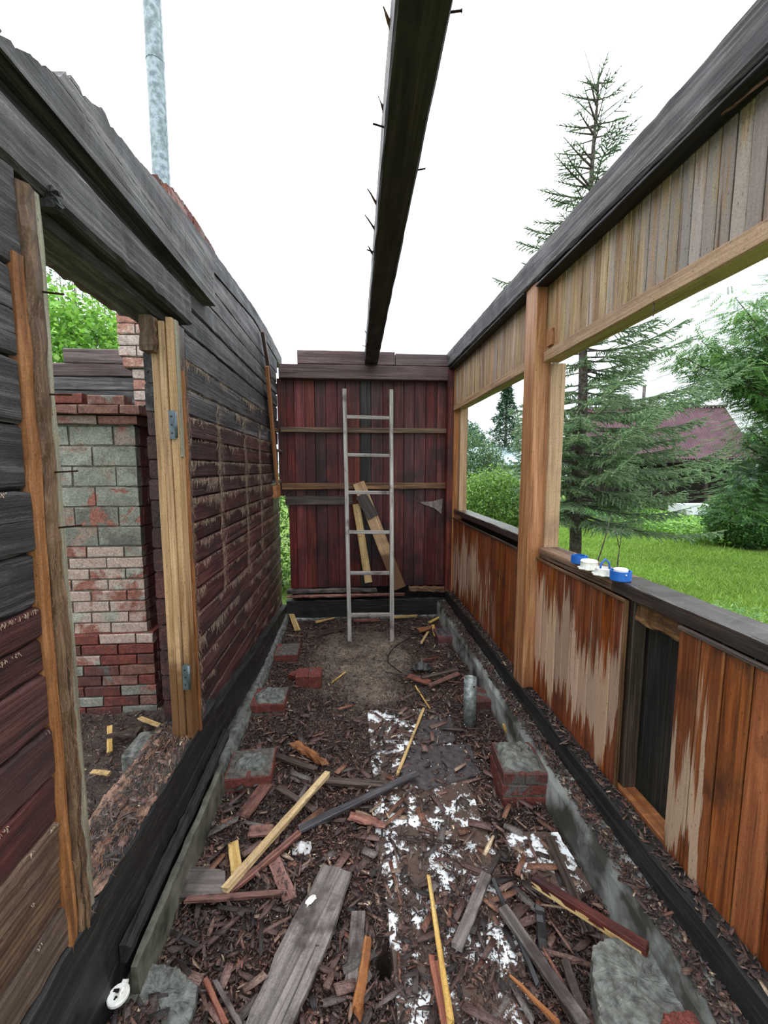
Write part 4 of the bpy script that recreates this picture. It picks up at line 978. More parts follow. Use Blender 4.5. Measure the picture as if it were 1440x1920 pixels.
# cables
def cablepts(pp_, z=.02):
    P_ = [G(a, b, zz) for a, b, zz in pp_]; o = []
    for i in range(len(P_)-1):
        p0, p1, p2, p3 = P_[max(i-1, 0)], P_[i], P_[i+1], P_[min(i+2, len(P_)-1)]
        for t in np.linspace(0, 1, 6, endpoint=False):
            o.append(.5*((2*p1)+(-p0+p2)*t+(2*p0-5*p1+4*p2-p3)*t*t+(-p0+3*p1-3*p2+p3)*t**3))
    return o+[P_[-1]]
tube('cable', cablepts([(800, 1180, .05), (770, 1195, .04), (738, 1215, .04), (727, 1238, .04), (745, 1256, .04), (775, 1275, .03)]), .006, 'cable', None, 6, label='thin black cable looping from the offcut to the pile', cat='cable')
tube('cable', cablepts([(868, 1160, .16), (872, 1190, .16), (866, 1215, .12), (845, 1235, .05), (825, 1262, .04)]), .005, 'cable', None, 6, label='black cable hanging over the dark back right pier', cat='cable')
tube('cable', cablepts([(946, 1235, .26), (943, 1262, .25), (926, 1276, .22), (915, 1268, .20)]), .005, 'cable', None, 6, label='short black cable hooked over the right foundation', cat='cable')
tube('rebar', [P3(G(873, 1225, .0)), P3(G(870, 1180, .2))], .006, 'rust', None, 6, label='thin rusty rod stuck upright by the right foundation', cat='rod')

# ================================================================== CHIPS (uncountable)
def chips(name, P, L, Wd, T, colr, parent=None, tilt=.35, mat='chips', **k):
    n = len(P)
    yaw = rs.uniform(0, 2*PI, n); ti = rs.normal(0, tilt, n); ro = rs.normal(0, tilt, n)
    u = np.stack([np.cos(yaw)*np.cos(ti), np.sin(yaw)*np.cos(ti), np.sin(ti)], -1)
    s0 = np.stack([-np.sin(yaw), np.cos(yaw), 0*yaw], -1); up = np.cross(u, s0)
    v = s0*np.cos(ro)[:, None]+up*np.sin(ro)[:, None]; w_ = np.cross(u, v)
    tp = rs.uniform(.3, 1.1, (n, 2)) if T.mean() < .005 else rs.uniform(.7, 1.15, (n, 2)); bend = rs.uniform(-.08, .14, n)*np.minimum(L, .03)
    V = np.zeros((n, 6, 2, 3))                                # outline of six points, top and bottom
    pat = [(-.5, 0, -.5), (-.5, 0, .5), (0, None, .5), (.5, 1, .5), (.5, 1, -.5), (0, None, -.5)]
    for q, (a, ti_, b) in enumerate(pat):
        sc = tp[:, ti_] if ti_ is not None else np.ones(n)
        ax = a*L+rs.uniform(-.12, .12, n)*L*(a != 0)
        base = P+u*ax[:, None]+v*(b*Wd*sc)[:, None]+w_*(bend*(0.25-a*a)*1.0)[:, None]
        V[:, q, 0] = base+w_*(T*.5)[:, None]; V[:, q, 1] = base-w_*(T*.5)[:, None]
    V = V.transpose(0, 2, 1, 3).reshape(n*12, 3)
    rv = rs.uniform(0, 90, n); gq = np.zeros((n, 2, 6, 3))
    for q, (a, ti_, b) in enumerate(pat):
        gq[:, :, q, 0] = (a*L)[:, None]; gq[:, :, q, 1] = (b*Wd)[:, None]+np.array([0, .003])[None, :]; gq[:, :, q, 2] = rv[:, None]
    i0 = np.arange(n)*12
    F = [np.stack([i0, i0+5, i0+2, i0+1], -1), np.stack([i0+5, i0+4, i0+3, i0+2], -1)]
    for a, b in ((0, 1), (1, 2), (2, 3), (3, 4), (4, 5), (5, 0)): F.append(np.stack([i0+a, i0+b, i0+6+b, i0+6+a], -1))
    return link(name, bigmesh(name, V, np.concatenate(F), np.repeat(colr, 12, 0), grain=gq.reshape(-1, 3)), M[mat], parent, **k)
CC = np.array([(.055, .030, .024), (.085, .045, .035), (.13, .070, .052), (.035, .021, .018), (.018, .013, .012), (.17, .105, .078), (.25, .17, .12), (.45, .34, .22), (.10, .072, .065), (.15, .062, .040)])
CP = np.array([.2, .17, .12, .17, .1, .06, .035, .012, .09, .045]); CP /= CP.sum()
def region_chips(n, x0, x1, y0, y1):
    x = rs.uniform(x0, x1, n); t = rs.uniform(0, 1, n); y = y0+(y1-y0)*t**1.35
    return x, y
x, y = region_chips(82000, -.74, 1.0, .85, 4.6)
sd = sandy(x, y)
keep = rs.uniform(0, 1, len(x)) > sd*.93
pitd = ((x-PIT[0])/.03)**2+((y-PIT[1])/.06)**2
keep &= pitd > 1
# bare white patches of the foam boards
def inpoly(x, y, poly):
    c = np.zeros(len(x), bool); n = len(poly)
    for i in range(n):
        xa, ya = poly[i][:2]; xb, yb = poly[(i+1) % n][:2]
        k_ = ((ya > y) != (yb > y)) & (x < (xb-xa)*(y-ya)/(yb-ya+1e-12)+xa); c ^= k_
    return c
nm = fbm(x, y, 7.0)
for poly, th in (([(686, 1328), (728, 1328), (740, 1380), (725, 1460), (697, 1460)], .9), ([(728, 1328), (827, 1326), (870, 1440), (928, 1595), (860, 1560), (735, 1400)], .05),
                 ([(795, 1460), (880, 1470), (930, 1595), (870, 1590), (815, 1520)], .5), ([(944, 1560), (1046, 1557), (1114, 1668), (1020, 1692)], .45), ([(708, 1570), (722, 1572), (728, 1640), (716, 1642)], 1.5), ([(727, 1700), (738, 1700), (752, 1925), (742, 1925)], 1.2)):
    pl = [G(a, b, .02) for a, b in poly]
    ins = inpoly(x, y, pl)
    keep &= ~(ins & (nm < th-.1) & (rs.uniform(0, 1, len(x)) < .86))
# also keep the large planks clear
for poly in ([(600, 1615), (662, 1628), (555, 1930), (450, 1930)], [(350, 1618), (428, 1628), (424, 1684), (334, 1684)], [(1105, 1765), (1232, 1765), (1360, 1930), (1125, 1935)], [(262, 1805), (372, 1850), (352, 1925), (225, 1925)]):
    ins = inpoly(x, y, [G(a, b, .05) for a, b in poly]); keep &= ~(ins & (rs.uniform(0, 1, len(x)) < .80))
for cx, cy, rr in ((-.575, 2.24, .15), (-.60, 2.93, .15), (-.595, 3.74, .15), (.895, 2.03, .15), (.985, 2.83, .11), (.97, 3.98, .13), (-.35, 3.25, .12), (pc[0], pc[1], .05)):
    keep &= ~((abs(x-cx) < rr*.85) & (abs(y-cy) < rr*.85))
x, y = x[keep], y[keep]; n = len(x)
L = np.clip(rs.lognormal(math.log(.0135), .6, n), .004, .085)*np.where(sandy(x, y) > .5, .6, 1); Wd = np.clip(L*rs.uniform(.12, .42, n), .003, .016); T = rs.uniform(.0008, .003, n)
z = ground_h(x, y)+.002+rs.uniform(0, 1, n)**2*.028
cc = CC[rs.choice(len(CC), n, p=CP)]*rs.uniform(.7, 1.35, (n, 1))
zone = fbm(x, y, 3.0)[:, None]
cc = cc*(1+.25*zone)+np.array([.02, .003, 0])*np.clip(zone, 0, 1)
chips('wood_chips', np.stack([x, y, z], -1), L, Wd, T, np.clip(cc, .004, 1), label='thick litter of wet rotten wood chips covering the floor', cat='debris', kind='stuff')
# larger shards
n = 1500; x, y = region_chips(n, -.66, .97, .9, 4.4); keep = (sandy(x, y) < .35) & (((x-PIT[0])/.05)**2+((y-PIT[1])/.1)**2 > 1); x, y = x[keep], y[keep]; n = len(x)
L = np.clip(rs.lognormal(math.log(.06), .4, n), .03, .17); Wd = rs.uniform(.004, .024, n); T = rs.uniform(.002, .007, n)
chips('wood_shards', np.stack([x, y, ground_h(x, y)+rs.uniform(.012, .04, n)], -1), L, Wd, T, CC[rs.choice(len(CC), n, p=CP)]*rs.uniform(.8, 1.6, (n, 1)), tilt=.16, label='long splinters of rotten wood scattered over the chips', cat='debris', kind='stuff')
n = 150; x, y = region_chips(n, -.64, .95, .92, 2.9); keep = (((x-PIT[0])/.06)**2+((y-PIT[1])/.12)**2 > 1); x, y = x[keep], y[keep]; n = len(x)
L = rs.uniform(.05, .15, n); Wd = rs.uniform(.014, .034, n)
chips('bark_slabs', np.stack([x, y, ground_h(x, y)+rs.uniform(.02, .045, n)], -1), L, Wd, rs.uniform(.003, .009, n), np.array([(.10, .055, .048), (.15, .085, .07), (.07, .05, .046), (.12, .10, .09), (.17, .075, .045), (.03, .02, .018)])[rs.randint(0, 6, n)]*rs.uniform(.7, 1.4, (n, 1)), tilt=.1, label='flat slabs of bark and split board mixed into the chips', cat='debris', kind='stuff')
# on foundations, threshold and inner ground
n = 3600; yy = rs.uniform(.8, 4.6, n); xx = rs.uniform(1.01, 1.085, n)
n2 = 1300; y2 = rs.uniform(.8, 4.6, n2); x2 = rs.uniform(1.10, 1.16, n2)
n3 = 450; y3 = rs.uniform(1.17, 1.97, n3); x3 = rs.uniform(-.93, -.75, n3)
n4 = 7500; x4 = rs.uniform(-2.4, -.97, n4); y4 = rs.uniform(.9, 2.95, n4)
n5 = 500; x5 = rs.uniform(-.7, 1.08, n5); y5 = rs.uniform(4.55, 4.64, n5)
n6 = 1900; x6 = rs.uniform(-.74, -.60, n6); y6 = rs.uniform(.85, 1.2, n6)
P_ = np.concatenate([np.stack([x6, y6, ground_h(x6, y6)+rs.uniform(.002, .025, n6)], -1), np.stack([xx, yy, .218+rs.uniform(0, .012, n)], -1), np.stack([x2, y2, .337+rs.uniform(0, .004, n2)], -1), np.stack([x3, y3, .51+rs.uniform(0, .02, n3)], -1), np.stack([x4, y4, rs.uniform(-.015, .02, n4)], -1), np.stack([x5, y5, rs.uniform(.01, .05, n5)], -1)])
n = len(P_); L = np.clip(rs.lognormal(math.log(.016), .55, n), .005, .07)
chips('wood_chips', P_, L, L*rs.uniform(.15, .4, n), rs.uniform(.001, .003, n), CC[rs.choice(len(CC), n, p=CP)]*rs.uniform(.6, 1.3, (n, 1)), label='chips and crumbs lying on the foundations and the inner room soil', cat='debris', kind='stuff')
# white foam crumbs
n = 450; x = rs.normal(.5, .3, n); y = rs.normal(2.1, .5, n); k_ = (x > -.6) & (x < .95) & (y > .95) & (y < 3); x, y = x[k_], y[k_]; n = len(x); L = rs.uniform(.002, .006, n)
chips('foam_crumbs', np.stack([x, y, ground_h(x, y)+rs.uniform(.01, .035, n)], -1), L, L*.8, L*.6, np.tile(np.array([[.75, .76, .76]]), (n, 1)), label='white foam crumbs strewn over the chips', cat='debris', kind='stuff')
# pale crumbs, dust on sandy soil
n = 5000; x = rs.normal(.12, .42, n); y = rs.normal(3.5, .6, n); k_ = (x > -.68) & (x < .97) & (y < 4.6) & (y > 2.2); x, y = x[k_], y[k_]; n = len(x); L = np.clip(rs.lognormal(math.log(.009), .5, n), .003, .03)
chips('soil_crumbs', np.stack([x, y, ground_h(x, y)+.002], -1), L, L*.5, L*.3, np.array([(.13, .09, .06), (.22, .16, .11), (.06, .04, .03), (.35, .26, .18)])[rs.choice(4, n, p=[.4, .25, .3, .05])]*rs.uniform(.7, 1.2, (n, 1)), label='fine crumbs on the sandy soil by the ladder', cat='debris', kind='stuff')

# ================================================================== GARDEN
def leafmesh(P, size, col, droop=.0, asp=.55, flat=.6):
    """folded leaves: 4 points, two triangles"""
    n = len(P); yaw = rs.uniform(0, 2*PI, n); pi_ = rs.normal(-.2-droop, flat, n); ro = rs.normal(0, .5, n)
    u = np.stack([np.cos(yaw)*np.cos(pi_), np.sin(yaw)*np.cos(pi_), np.sin(pi_)], -1); s0 = np.stack([-np.sin(yaw), np.cos(yaw), 0*yaw], -1)
    w_ = np.cross(u, s0); v = s0*np.cos(ro)[:, None]+w_*np.sin(ro)[:, None]; w_ = np.cross(u, v)
    s_ = size[:, None]
    a = P; b = P+u*s_; c = P+u*s_*.45+v*s_*asp*.5+w_*s_*.1; d = P+u*s_*.45-v*s_*asp*.5+w_*s_*.1
    V = np.stack([a, c, b, d], 1).reshape(-1, 3); i0 = np.arange(n)*4
    F = np.stack([i0, i0+1, i0+2, i0+3], -1)
    return V, F, np.repeat(col, 4, 0)
def ellip_pts(n, c, r, shell=.5):
    d = rs.normal(size=(n, 3)); d /= np.linalg.norm(d, axis=1)[:, None]
    q = (shell+(1-shell)*rs.uniform(0, 1, n))**(1/1.5)
    bump = 1+.18*fbm(d[:, 0]*3+c[0], d[:, 1]*3+d[:, 2]*4, 1.5)
    return np.array(c)+d*np.array(r)*(q*bump)[:, None]
def palette(n, cols, P=None, jitter=.3):
    c = np.array(cols)[rs.randint(0, len(cols), n)]*rs.uniform(1-jitter, 1+jitter, (n, 1)); return c
def bush(name, lab, cat, ells, n, size, cols, base, stems=6, group=None, asp=.55, droop=.1):
    r = empty(name, base, label=lab, cat=cat, group=group)
    P_ = np.concatenate([ellip_pts(int(n*w_), c, rr) for c, rr, w_ in ells]); P_ = P_[P_[:, 2] > -.12]
    V, F, C_ = leafmesh(P_, rs.uniform(.6, 1.3, len(P_))*size, palette(len(P_), cols), droop, asp)
    link('foliage', bigmesh('foliage', V, F, C_), M['leaf'], r, kind='stuff')
    for k in range(stems):
        c, rr, _ = ells[k % len(ells)]; b = Vector(base)+Vector((random.uniform(-.15, .15), random.uniform(-.15, .15), -.05))
        t = Vector(c)+Vector((random.uniform(-.6, .6)*rr[0], random.uniform(-.6, .6)*rr[1], rr[2]*.5)); md = b.lerp(t, .5)+Vector((random.uniform(-.1, .1), 0, .1))
        hh = (t-b).length
        tube('stem', [b, md, t], .01, 'bark', r, 6, radii=[.012+.012*hh, .008+.007*hh, .004])
    return r
GR = [(.16, .29, .06), (.22, .39, .09), (.30, .48, .13), (.11, .21, .05)]
DK = [(.03, .08, .03), (.05, .12, .04), (.08, .17, .06), (.025, .06, .028)]
MD = [(.06, .16, .05), (.09, .22, .06), (.14, .30, .08), (.05, .11, .04)]
BL = [(.06, .13, .09), (.09, .18, .12), (.12, .22, .14), (.045, .10, .07)]
bush('garden_bush', 'bright green leafy bush behind the far window sill', 'bush', [((2.75, 8.3, .75), (1.0, .8, .95), .6), ((3.3, 8.6, .9), (.7, .7, .9), .25), ((2.2, 7.9, .5), (.6, .6, .9), .15)], 26000, .062, GR, (2.8, 8.3, -.15), 8)
bush('garden_bush', 'grey green bush farther behind the bright bush', 'bush', [((3.6, 13.0, 1.7), (1.3, 1.0, 1.3), .6), ((4.4, 13.5, 1.3), (1.0, .9, 1.1), .4)], 12000, .10, [(.13, .22, .12), (.17, .27, .14), (.09, .16, .09)], (3.8, 13, -.15), 5)
bush('distant_tree', 'distant rounded conifer left in the far window', 'tree', [((7.2, 27, 2.6), (1.9, 1.5, 2.3), 1)], 9000, .2, BL, (7.2, 27, -.15), 2)
# through the doorway
bush('leafy_tree', 'bright green maple seen above the inner timber wall', 'tree', [((-6.2, 9.6, 4.0), (1.8, 1.2, 1.5), .55), ((-5.3, 9.0, 3.7), (1.1, 1.0, 1.2), .3), ((-7.5, 9, 3.0), (1.6, 1.2, 1.6), .15)], 16000, .11, [(.22, .45, .08), (.34, .58, .13), (.15, .30, .07)], (-6.6, 9.6, -.15), 9, asp=.8)
bush('leafy_tree', 'pale sparse tree behind the bright green maple', 'tree', [((-7.6, 12.6, 6.4), (1.5, 1.2, 1.5), 1)], 2600, .09, [(.16, .27, .16), (.22, .34, .2)], (-7.6, 12.6, -.15), 10)
bush('leafy_shrub', 'green shrub beyond the gap in the back left corner', 'bush', [((-1.1, 6.6, .8), (.9, .7, 1.1), 1)], 5000, .08, GR, (-1.1, 6.6, -.15), 4)

def conifer(name, lab, cx, cy, hgt, rad, n, cols, group=None, size=.2):
    r = empty(name, (cx, cy, -.15), label=lab, cat='tree', group=group)
    t = rs.uniform(0, 1, n)**1.5; a = rs.uniform(0, 2*PI, n); lay = .75+.25*np.sin(t*60+a*2)
    rr = rad*(1-t)*lay*np.sqrt(rs.uniform(.25, 1, n))
    P_ = np.stack([cx+rr*np.cos(a), cy+rr*np.sin(a), hgt*(.08+.92*t)-rr*.15], -1)
    V, F, C_ = leafmesh(P_, rs.uniform(.6, 1.3, n)*size, palette(n, cols), .2, .3, .4)
    link('foliage', bigmesh('foliage', V, F, C_), M['needle'], r, kind='stuff')
    tube('trunk', [(cx, cy, -.2), (cx, cy, hgt*.98)], .1, 'bark', r, 8, radii=[.14, .02])
conifer('distant_spruce', 'distant spruce rising behind the rounded conifer', 7.9, 28, 4.9, 1.2, 3000, BL, 'distant spruces')
conifer('distant_spruce', 'dark distant spruce beside the window post', 7.6, 20, 6.2, 2.1, 8000, [(.035, .085, .05), (.05, .11, .06), (.07, .14, .08)], 'distant spruces')
# tree line behind the plots
for i, (cx, cy, hh, wd, cl, lb) in enumerate(((10.5, 27, 1.5, 3.0, BL, 'low hedge mass behind the near spruce'), (24, 24, 2.0, 4.0, MD, 'green trees behind the right end of the shed'), (33, 26, 2.6, 5.0, DK, 'dark far trees at the right edge'), (17, 34, 1.9, 5.5, BL, 'far blue green trees behind the shed roof'))):
    bush('distant_tree', lb, 'tree', [((cx, cy, hh), (wd, 1.6, hh), 1)], 9000, .24, cl, (cx, cy, -.15), 2)
# pale blue house and dark fence far left in the window
hs = empty('distant_house', (6.7, 19, -.15), label='pale blue grey building half hidden behind the bushes', cat='building')
link('wall', mesh('wall', *boxvf(5.6, 8.4, 18.5, 20.5, -.15, 1.9)), M['paleblue'], hs)
V = [(5.4, 18.3, 1.9), (8.6, 18.3, 1.9), (8.6, 19.5, 2.75), (5.4, 19.5, 2.75), (8.6, 20.7, 1.9), (5.4, 20.7, 1.9)]
link('roof', mesh('roof', V, [(0, 1, 2, 3), (3, 2, 4, 5), (0, 3, 5), (1, 4, 2), (0, 5, 4, 1)]), M['paleblue'], hs)
ff = empty('garden_fence', (4.6, 17, -.15), label='dark board fence beyond the far window at left', cat='fence')
for i in range(14):
    box('fence_board', (3.6+i*.15, 17, -.15), (3.74+i*.15, 17.03, 1.55), 'shedwall', ff, 'Z', 1)

# ---- the near spruce
def spruce():
    cx, cy, base, hgt = 3.42, 6.0, -.2, 7.35
    r = empty('spruce_tree', (cx, cy, base), label='tall slender spruce just outside the window', cat='tree')
    pts = [(cx+.02*math.sin(i*1.3), cy, base+hgt*i/16) for i in range(17)]
    tube('trunk', pts, .1, 'bark', r, 12, radii=[.085*(1-i/16)**.8+.008 for i in range(17)])
    TW = []; BR = []
    def twig(p, d, L, w_): TW.append((p, d/np.linalg.norm(d), L, w_))
    zz = 1.0; k = 0
    while zz < 7.0:
        t = (zz-1.0)/6.0
        ln = 2.0*(1-t)**.65+.16 if zz > 1.6 else 1.6
        if 2.75 < zz < 4.0: ln *= .62
        if 4.6 < zz < 6.4: ln *= .72
        nb = 8 if zz < 2.8 else (4 if zz < 4.1 else 7)
        for j in range(nb):
            a = j/nb*2*PI+k*.9+random.uniform(-.25, .25); L = ln*random.uniform(.55, 1.08)*(.60 if math.cos(a) < -.2 and zz < 4.2 else 1)
            rise = -.22+.55*t+random.uniform(-.1, .1)
            p = np.array([cx, cy, zz+random.uniform(-.08, .08)])
            d = np.array([math.cos(a), math.sin(a), rise]); d /= np.linalg.norm(d)
            ns = max(5, int(L/.055)); st_ = L/ns; path = [p.copy()]; hd = np.array([math.cos(a), math.sin(a), 0]); sd_ = np.array([-math.sin(a), math.cos(a), 0])
            for s_ in range(ns):
                u = s_/ns; d = d+np.array([0, 0, .035*(u-.2)+.01]); d /= np.linalg.norm(d); p = p+d*st_; path.append(p.copy())
                if u > (.18 if zz < 3.4 else .28):
                    tl = (.34*(1-u)**.6+.07)*min(1, L/1.0)*random.uniform(.6, 1.15)
                    if zz > 4.6: tl *= .95
                    for sg in (-1, 1):
                        if zz > 5.8 and random.random() < .2: continue
                        dd = hd*.75+sd_*sg*.75+np.array([0, 0, random.uniform(-.35, .12) if zz < 4 else random.uniform(-.05, .3)])
                        twig(p, dd, tl, 1)
                        if tl > .12 and zz < 6.2:
                            dn = dd/np.linalg.norm(dd)
                            for q in (.35, .65):
                                twig(p+dn*tl*q, dn+np.array([hd[1], -hd[0], 0])*.0+hd*.5*(1 if q < .5 else -.2)+np.array([0, 0, -.5]), tl*.45, 1)
                twig(p-d*st_, d, st_, .9)
            twig(p, d, .10, 1); BR.append(path)
        zz += .14 if zz < 3.4 else (.17 if zz < 6 else .22); k += 1
    # one long limb reaching to the right well above the dense skirt
    for z_, x_, y_, up_ in ((3.30, 1.75, .1, .42), (3.45, 1.15, -.5, .30), (3.2, 1.3, .6, .2)):
        p = np.array([cx, cy, z_]); e = np.array([cx+x_, cy+y_, z_+up_]); ns = 30; path = [p.copy()]; hd = (e-p)/np.linalg.norm(e-p); sd_ = np.cross(hd, [0, 0, 1.0]); ll = np.linalg.norm(e-p)
        for s_ in range(ns):
            u = (s_+1)/ns; q = p+(e-p)*u+np.array([0, 0, -.12*math.sin(PI*u)]); st_ = q-path[-1]; twig(path[-1].copy(), st_, float(np.linalg.norm(st_)), 1); path.append(q)
            if u > .2:
                for sg in (-1, 1):
                    tl = (.36*(1-u)**.5+.09)*random.uniform(.6, 1.1); dd = hd*.8+sd_*sg*.7+np.array([0, 0, random.uniform(-.4, .2)]); twig(q, dd, tl, 1)
                    dn = dd/np.linalg.norm(dd); twig(q+dn*tl*.5, dn+hd*.4+np.array([0, 0, -.4]), tl*.4, 1)
        BR.append(path)
    # leading shoots
    for q in range(7):
        a = q*1.1; twig(np.array([cx, cy, 6.75+q*.05]), np.array([math.cos(a)*.5, math.sin(a)*.5, 1.0]), random.uniform(.25, .5), .45)
    twig(np.array([cx, cy, 6.9]), np.array([0, 0, 1.0]), .42, .5)
    for q in (0, 3.3, 2.6, .4): twig(np.array([cx, cy, 6.55]), np.array([math.cos(q), .2*math.sin(q), .75]), .55, .35)
    # a long single limb to the right at window-head height, as in the photo
    # branch wood: thin three-sided tubes joined as one part
    V, F = [], []
    for path in BR:
        n_ = len(path); o = len(V)
        for i, p in enumerate(path):
            rr = .014*(1-i/n_)+.003
            for q in range(3): V.append((p[0]+rr*math.cos(q*2.09), p[1]+rr*math.sin(q*2.09), p[2]+rr*(1 if q == 0 else -.5)))
        for i in range(n_-1):
            for q in range(3): F.append((o+i*3+q, o+i*3+(q+1) % 3, o+(i+1)*3+(q+1) % 3, o+(i+1)*3+q))
    T0 = np.array([t[0] for t in TW]); TD = np.array([t[1] for t in TW]); TL = np.array([t[2] for t in TW]); TWt = np.array([t[3] for t in TW])
    n_ = len(T0); o = len(V); e_ = T0+TD*TL[:, None]
    V = np.array(V); sd_ = np.cross(TD, [0, 0, 1.0]); sd_ /= (np.linalg.norm(sd_, axis=1)[:, None]+1e-6)
    w3 = np.cross(sd_, TD); w2 = .007
    V2 = np.stack([T0+sd_*w2, T0-sd_*w2*.5+w3*w2*.87, T0-sd_*w2*.5-w3*w2*.87, e_+sd_*w2*.5, e_-sd_*w2*.25+w3*w2*.4, e_-sd_*w2*.25-w3*w2*.4], 1).reshape(-1, 3)
    i0 = np.arange(n_)[:, None]*6; F2 = np.concatenate([i0+np.array(q) for q in ((0, 1, 4), (0, 4, 3), (1, 2, 5), (1, 5, 4), (2, 0, 3), (2, 3, 5))])
    link('branches', bigmesh('branches', V, np.array(F)), M['bark'], r, kind='stuff')
    cnt = np.maximum(3, (TL/.0060*TWt).astype(int)); idx = np.repeat(np.arange(n_), cnt); m_ = len(idx)
    s_ = rs.uniform(0, 1, m_); P_ = T0[idx]+TD[idx]*(TL[idx]*s_)[:, None]
    d = rs.normal(size=(m_, 3)); D = TD[idx]; d -= (d*D).sum(1)[:, None]*D; d /= np.linalg.norm(d, axis=1)[:, None]
    nd = D*.75+d*.8; nd /= np.linalg.norm(nd, axis=1)[:, None]; sv = np.cross(nd, rs.normal(size=(m_, 3))); sv /= np.linalg.norm(sv, axis=1)[:, None]
    ln = rs.uniform(.016, .028, m_)[:, None]
    V = np.concatenate([np.stack([P_-sv*.0042, P_+sv*.0042, P_+nd*ln], 1).reshape(-1, 3), V2]); F = np.concatenate([np.arange(m_*3).reshape(-1, 3), F2+m_*3])
    tc_ = np.array([(.20, .31, .16), (.26, .39, .20), (.33, .47, .25), (.15, .24, .13)])[rs.randint(0, 4, n_)]*(.72+.28*np.clip(4.6-T0[:, 2], 0, 1))[:, None]
    cl = tc_[idx]*rs.uniform(.75, 1.3, (m_, 1))
    print('spruce needles', m_)
    link('needles', bigmesh('needles', V, F, np.concatenate([np.repeat(cl, 3, 0), np.repeat(tc_*.75, 6, 0)])), M['needle'], r, kind='stuff')
spruce()

# ---- rowan on the right: pinnate leaves on arching limbs
def pinnate_tree(name, lab, limbs, base, cols, nleaf, size=.165, spread=.22):
    r = empty(name, base, label=lab, cat='tree')
    RA = []
    b = Vector(base); fork = b+Vector((0, 0, limbs[0][1]))
    tube('trunk', [b, b.lerp(fork, .5)+Vector((.04, .03, 0)), fork], .1, 'bark', r, 10, radii=[.13, .10, .085])
    for tip, _ in limbs:
        tip = Vector(tip); md = fork.lerp(tip, .5)+Vector((0, 0, .25)); path = []
        for i in range(13):
            t = i/12; path.append(fork*(1-t)**2+md*2*t*(1-t)+tip*t*t)
        tube('limb', path, .03, 'bark', r, 6, radii=[.045*(1-i/12)+.005 for i in range(13)])
        L = (tip-fork).length
        for k in range(int(nleaf*L)):
            t = random.uniform(.25, 1.03); p = fork*(1-t)**2+md*2*t*(1-t)+tip*t*t
            q = p+Vector((random.gauss(0, spread), random.gauss(0, spread), random.gauss(.05, spread*.55)))
            out_ = (q-p); out_ = Vector((out_.x, out_.y, -abs(out_.z)*.2-.02))+Vector((random.gauss(0, .1), random.gauss(0, .1), -.05))
            RA.append((q, out_.normalized()))
    n = len(RA); P0 = np.array([a[0] for a in RA]); D = np.array([a[1] for a in RA]); sz = rs.uniform(.7, 1.25, n)*size
    sd_ = np.cross(D, [0, 0, 1.0]); sd_ /= np.linalg.norm(sd_, axis=1)[:, None]+1e-6; up = np.cross(sd_, D)
    VV, cc_ = [], palette(n, cols, jitter=.3); CCc = []
    for k in range(6):
        for sg in (-1, 1):
            o = P0+D*(sz*(.15+.16*k))[:, None]; a = D*.45+sd_*sg*.85-up*.15; a /= np.linalg.norm(a, axis=1)[:, None]
            l = (sz*.38)[:, None]; wv = D*(sz*.07)[:, None]
            VV.append(np.stack([o, o+a*l*.5+wv, o+a*l, o+a*l*.5-wv], 1)); CCc.append(np.repeat(cc_, 4, 0).reshape(n, 4, 3))
    V = np.concatenate(VV).reshape(-1, 3); C_ = np.concatenate(CCc).reshape(-1, 3)
    link('foliage', bigmesh('foliage', V, np.arange(len(V)).reshape(-1, 4), C_), M['leaf'], r, kind='stuff')
def sp3(px, py, Y): return P3(onY(px, py, Y))
limbs = [(sp3(px, py, Y), 1.9) for px, py, Y in ((1285, 672, 6.6), (1300, 680, 6.3), (1315, 640, 6.5), (1350, 700, 6.4), (1350, 665, 7.0), (1380, 560, 6.6), (1400, 600, 6.4), (1420, 640, 7.2), (1405, 690, 6.2), (1420, 560, 7.0), (1440, 720, 6.6), (1360, 700, 6.0), (1405, 730, 6.4), (1450, 600, 6.0), (1470, 660, 6.4))]
pinnate_tree('rowan_tree', 'broad green rowan tree with feathery leaves at the right edge', limbs, (9.0, 6.8, -.15), [(.13, .26, .09), (.18, .33, .11), (.24, .42, .15), (.10, .19, .08)], 150)
limbs = [(sp3(px, py, Y), 1.3) for px, py, Y in ((1385, 830, 7.6), (1362, 885, 7.4), (1398, 800, 7.8), (1368, 930, 7.2), (1400, 860, 7.4), (1395, 920, 7.0), (1375, 960, 7.0), (1430, 900, 7.4), (1430, 830, 7.8), (1440, 780, 7.8), (1410, 780, 8.0), (1460, 960, 7.0))]
pinnate_tree('rowan_tree', 'lower dark green rowan beneath the broad one in front of the shed', limbs, (9.6, 8.0, -.15), [(.09, .18, .075), (.12, .24, .085), (.16, .30, .10), (.07, .14, .06)], 150, .15, .26)
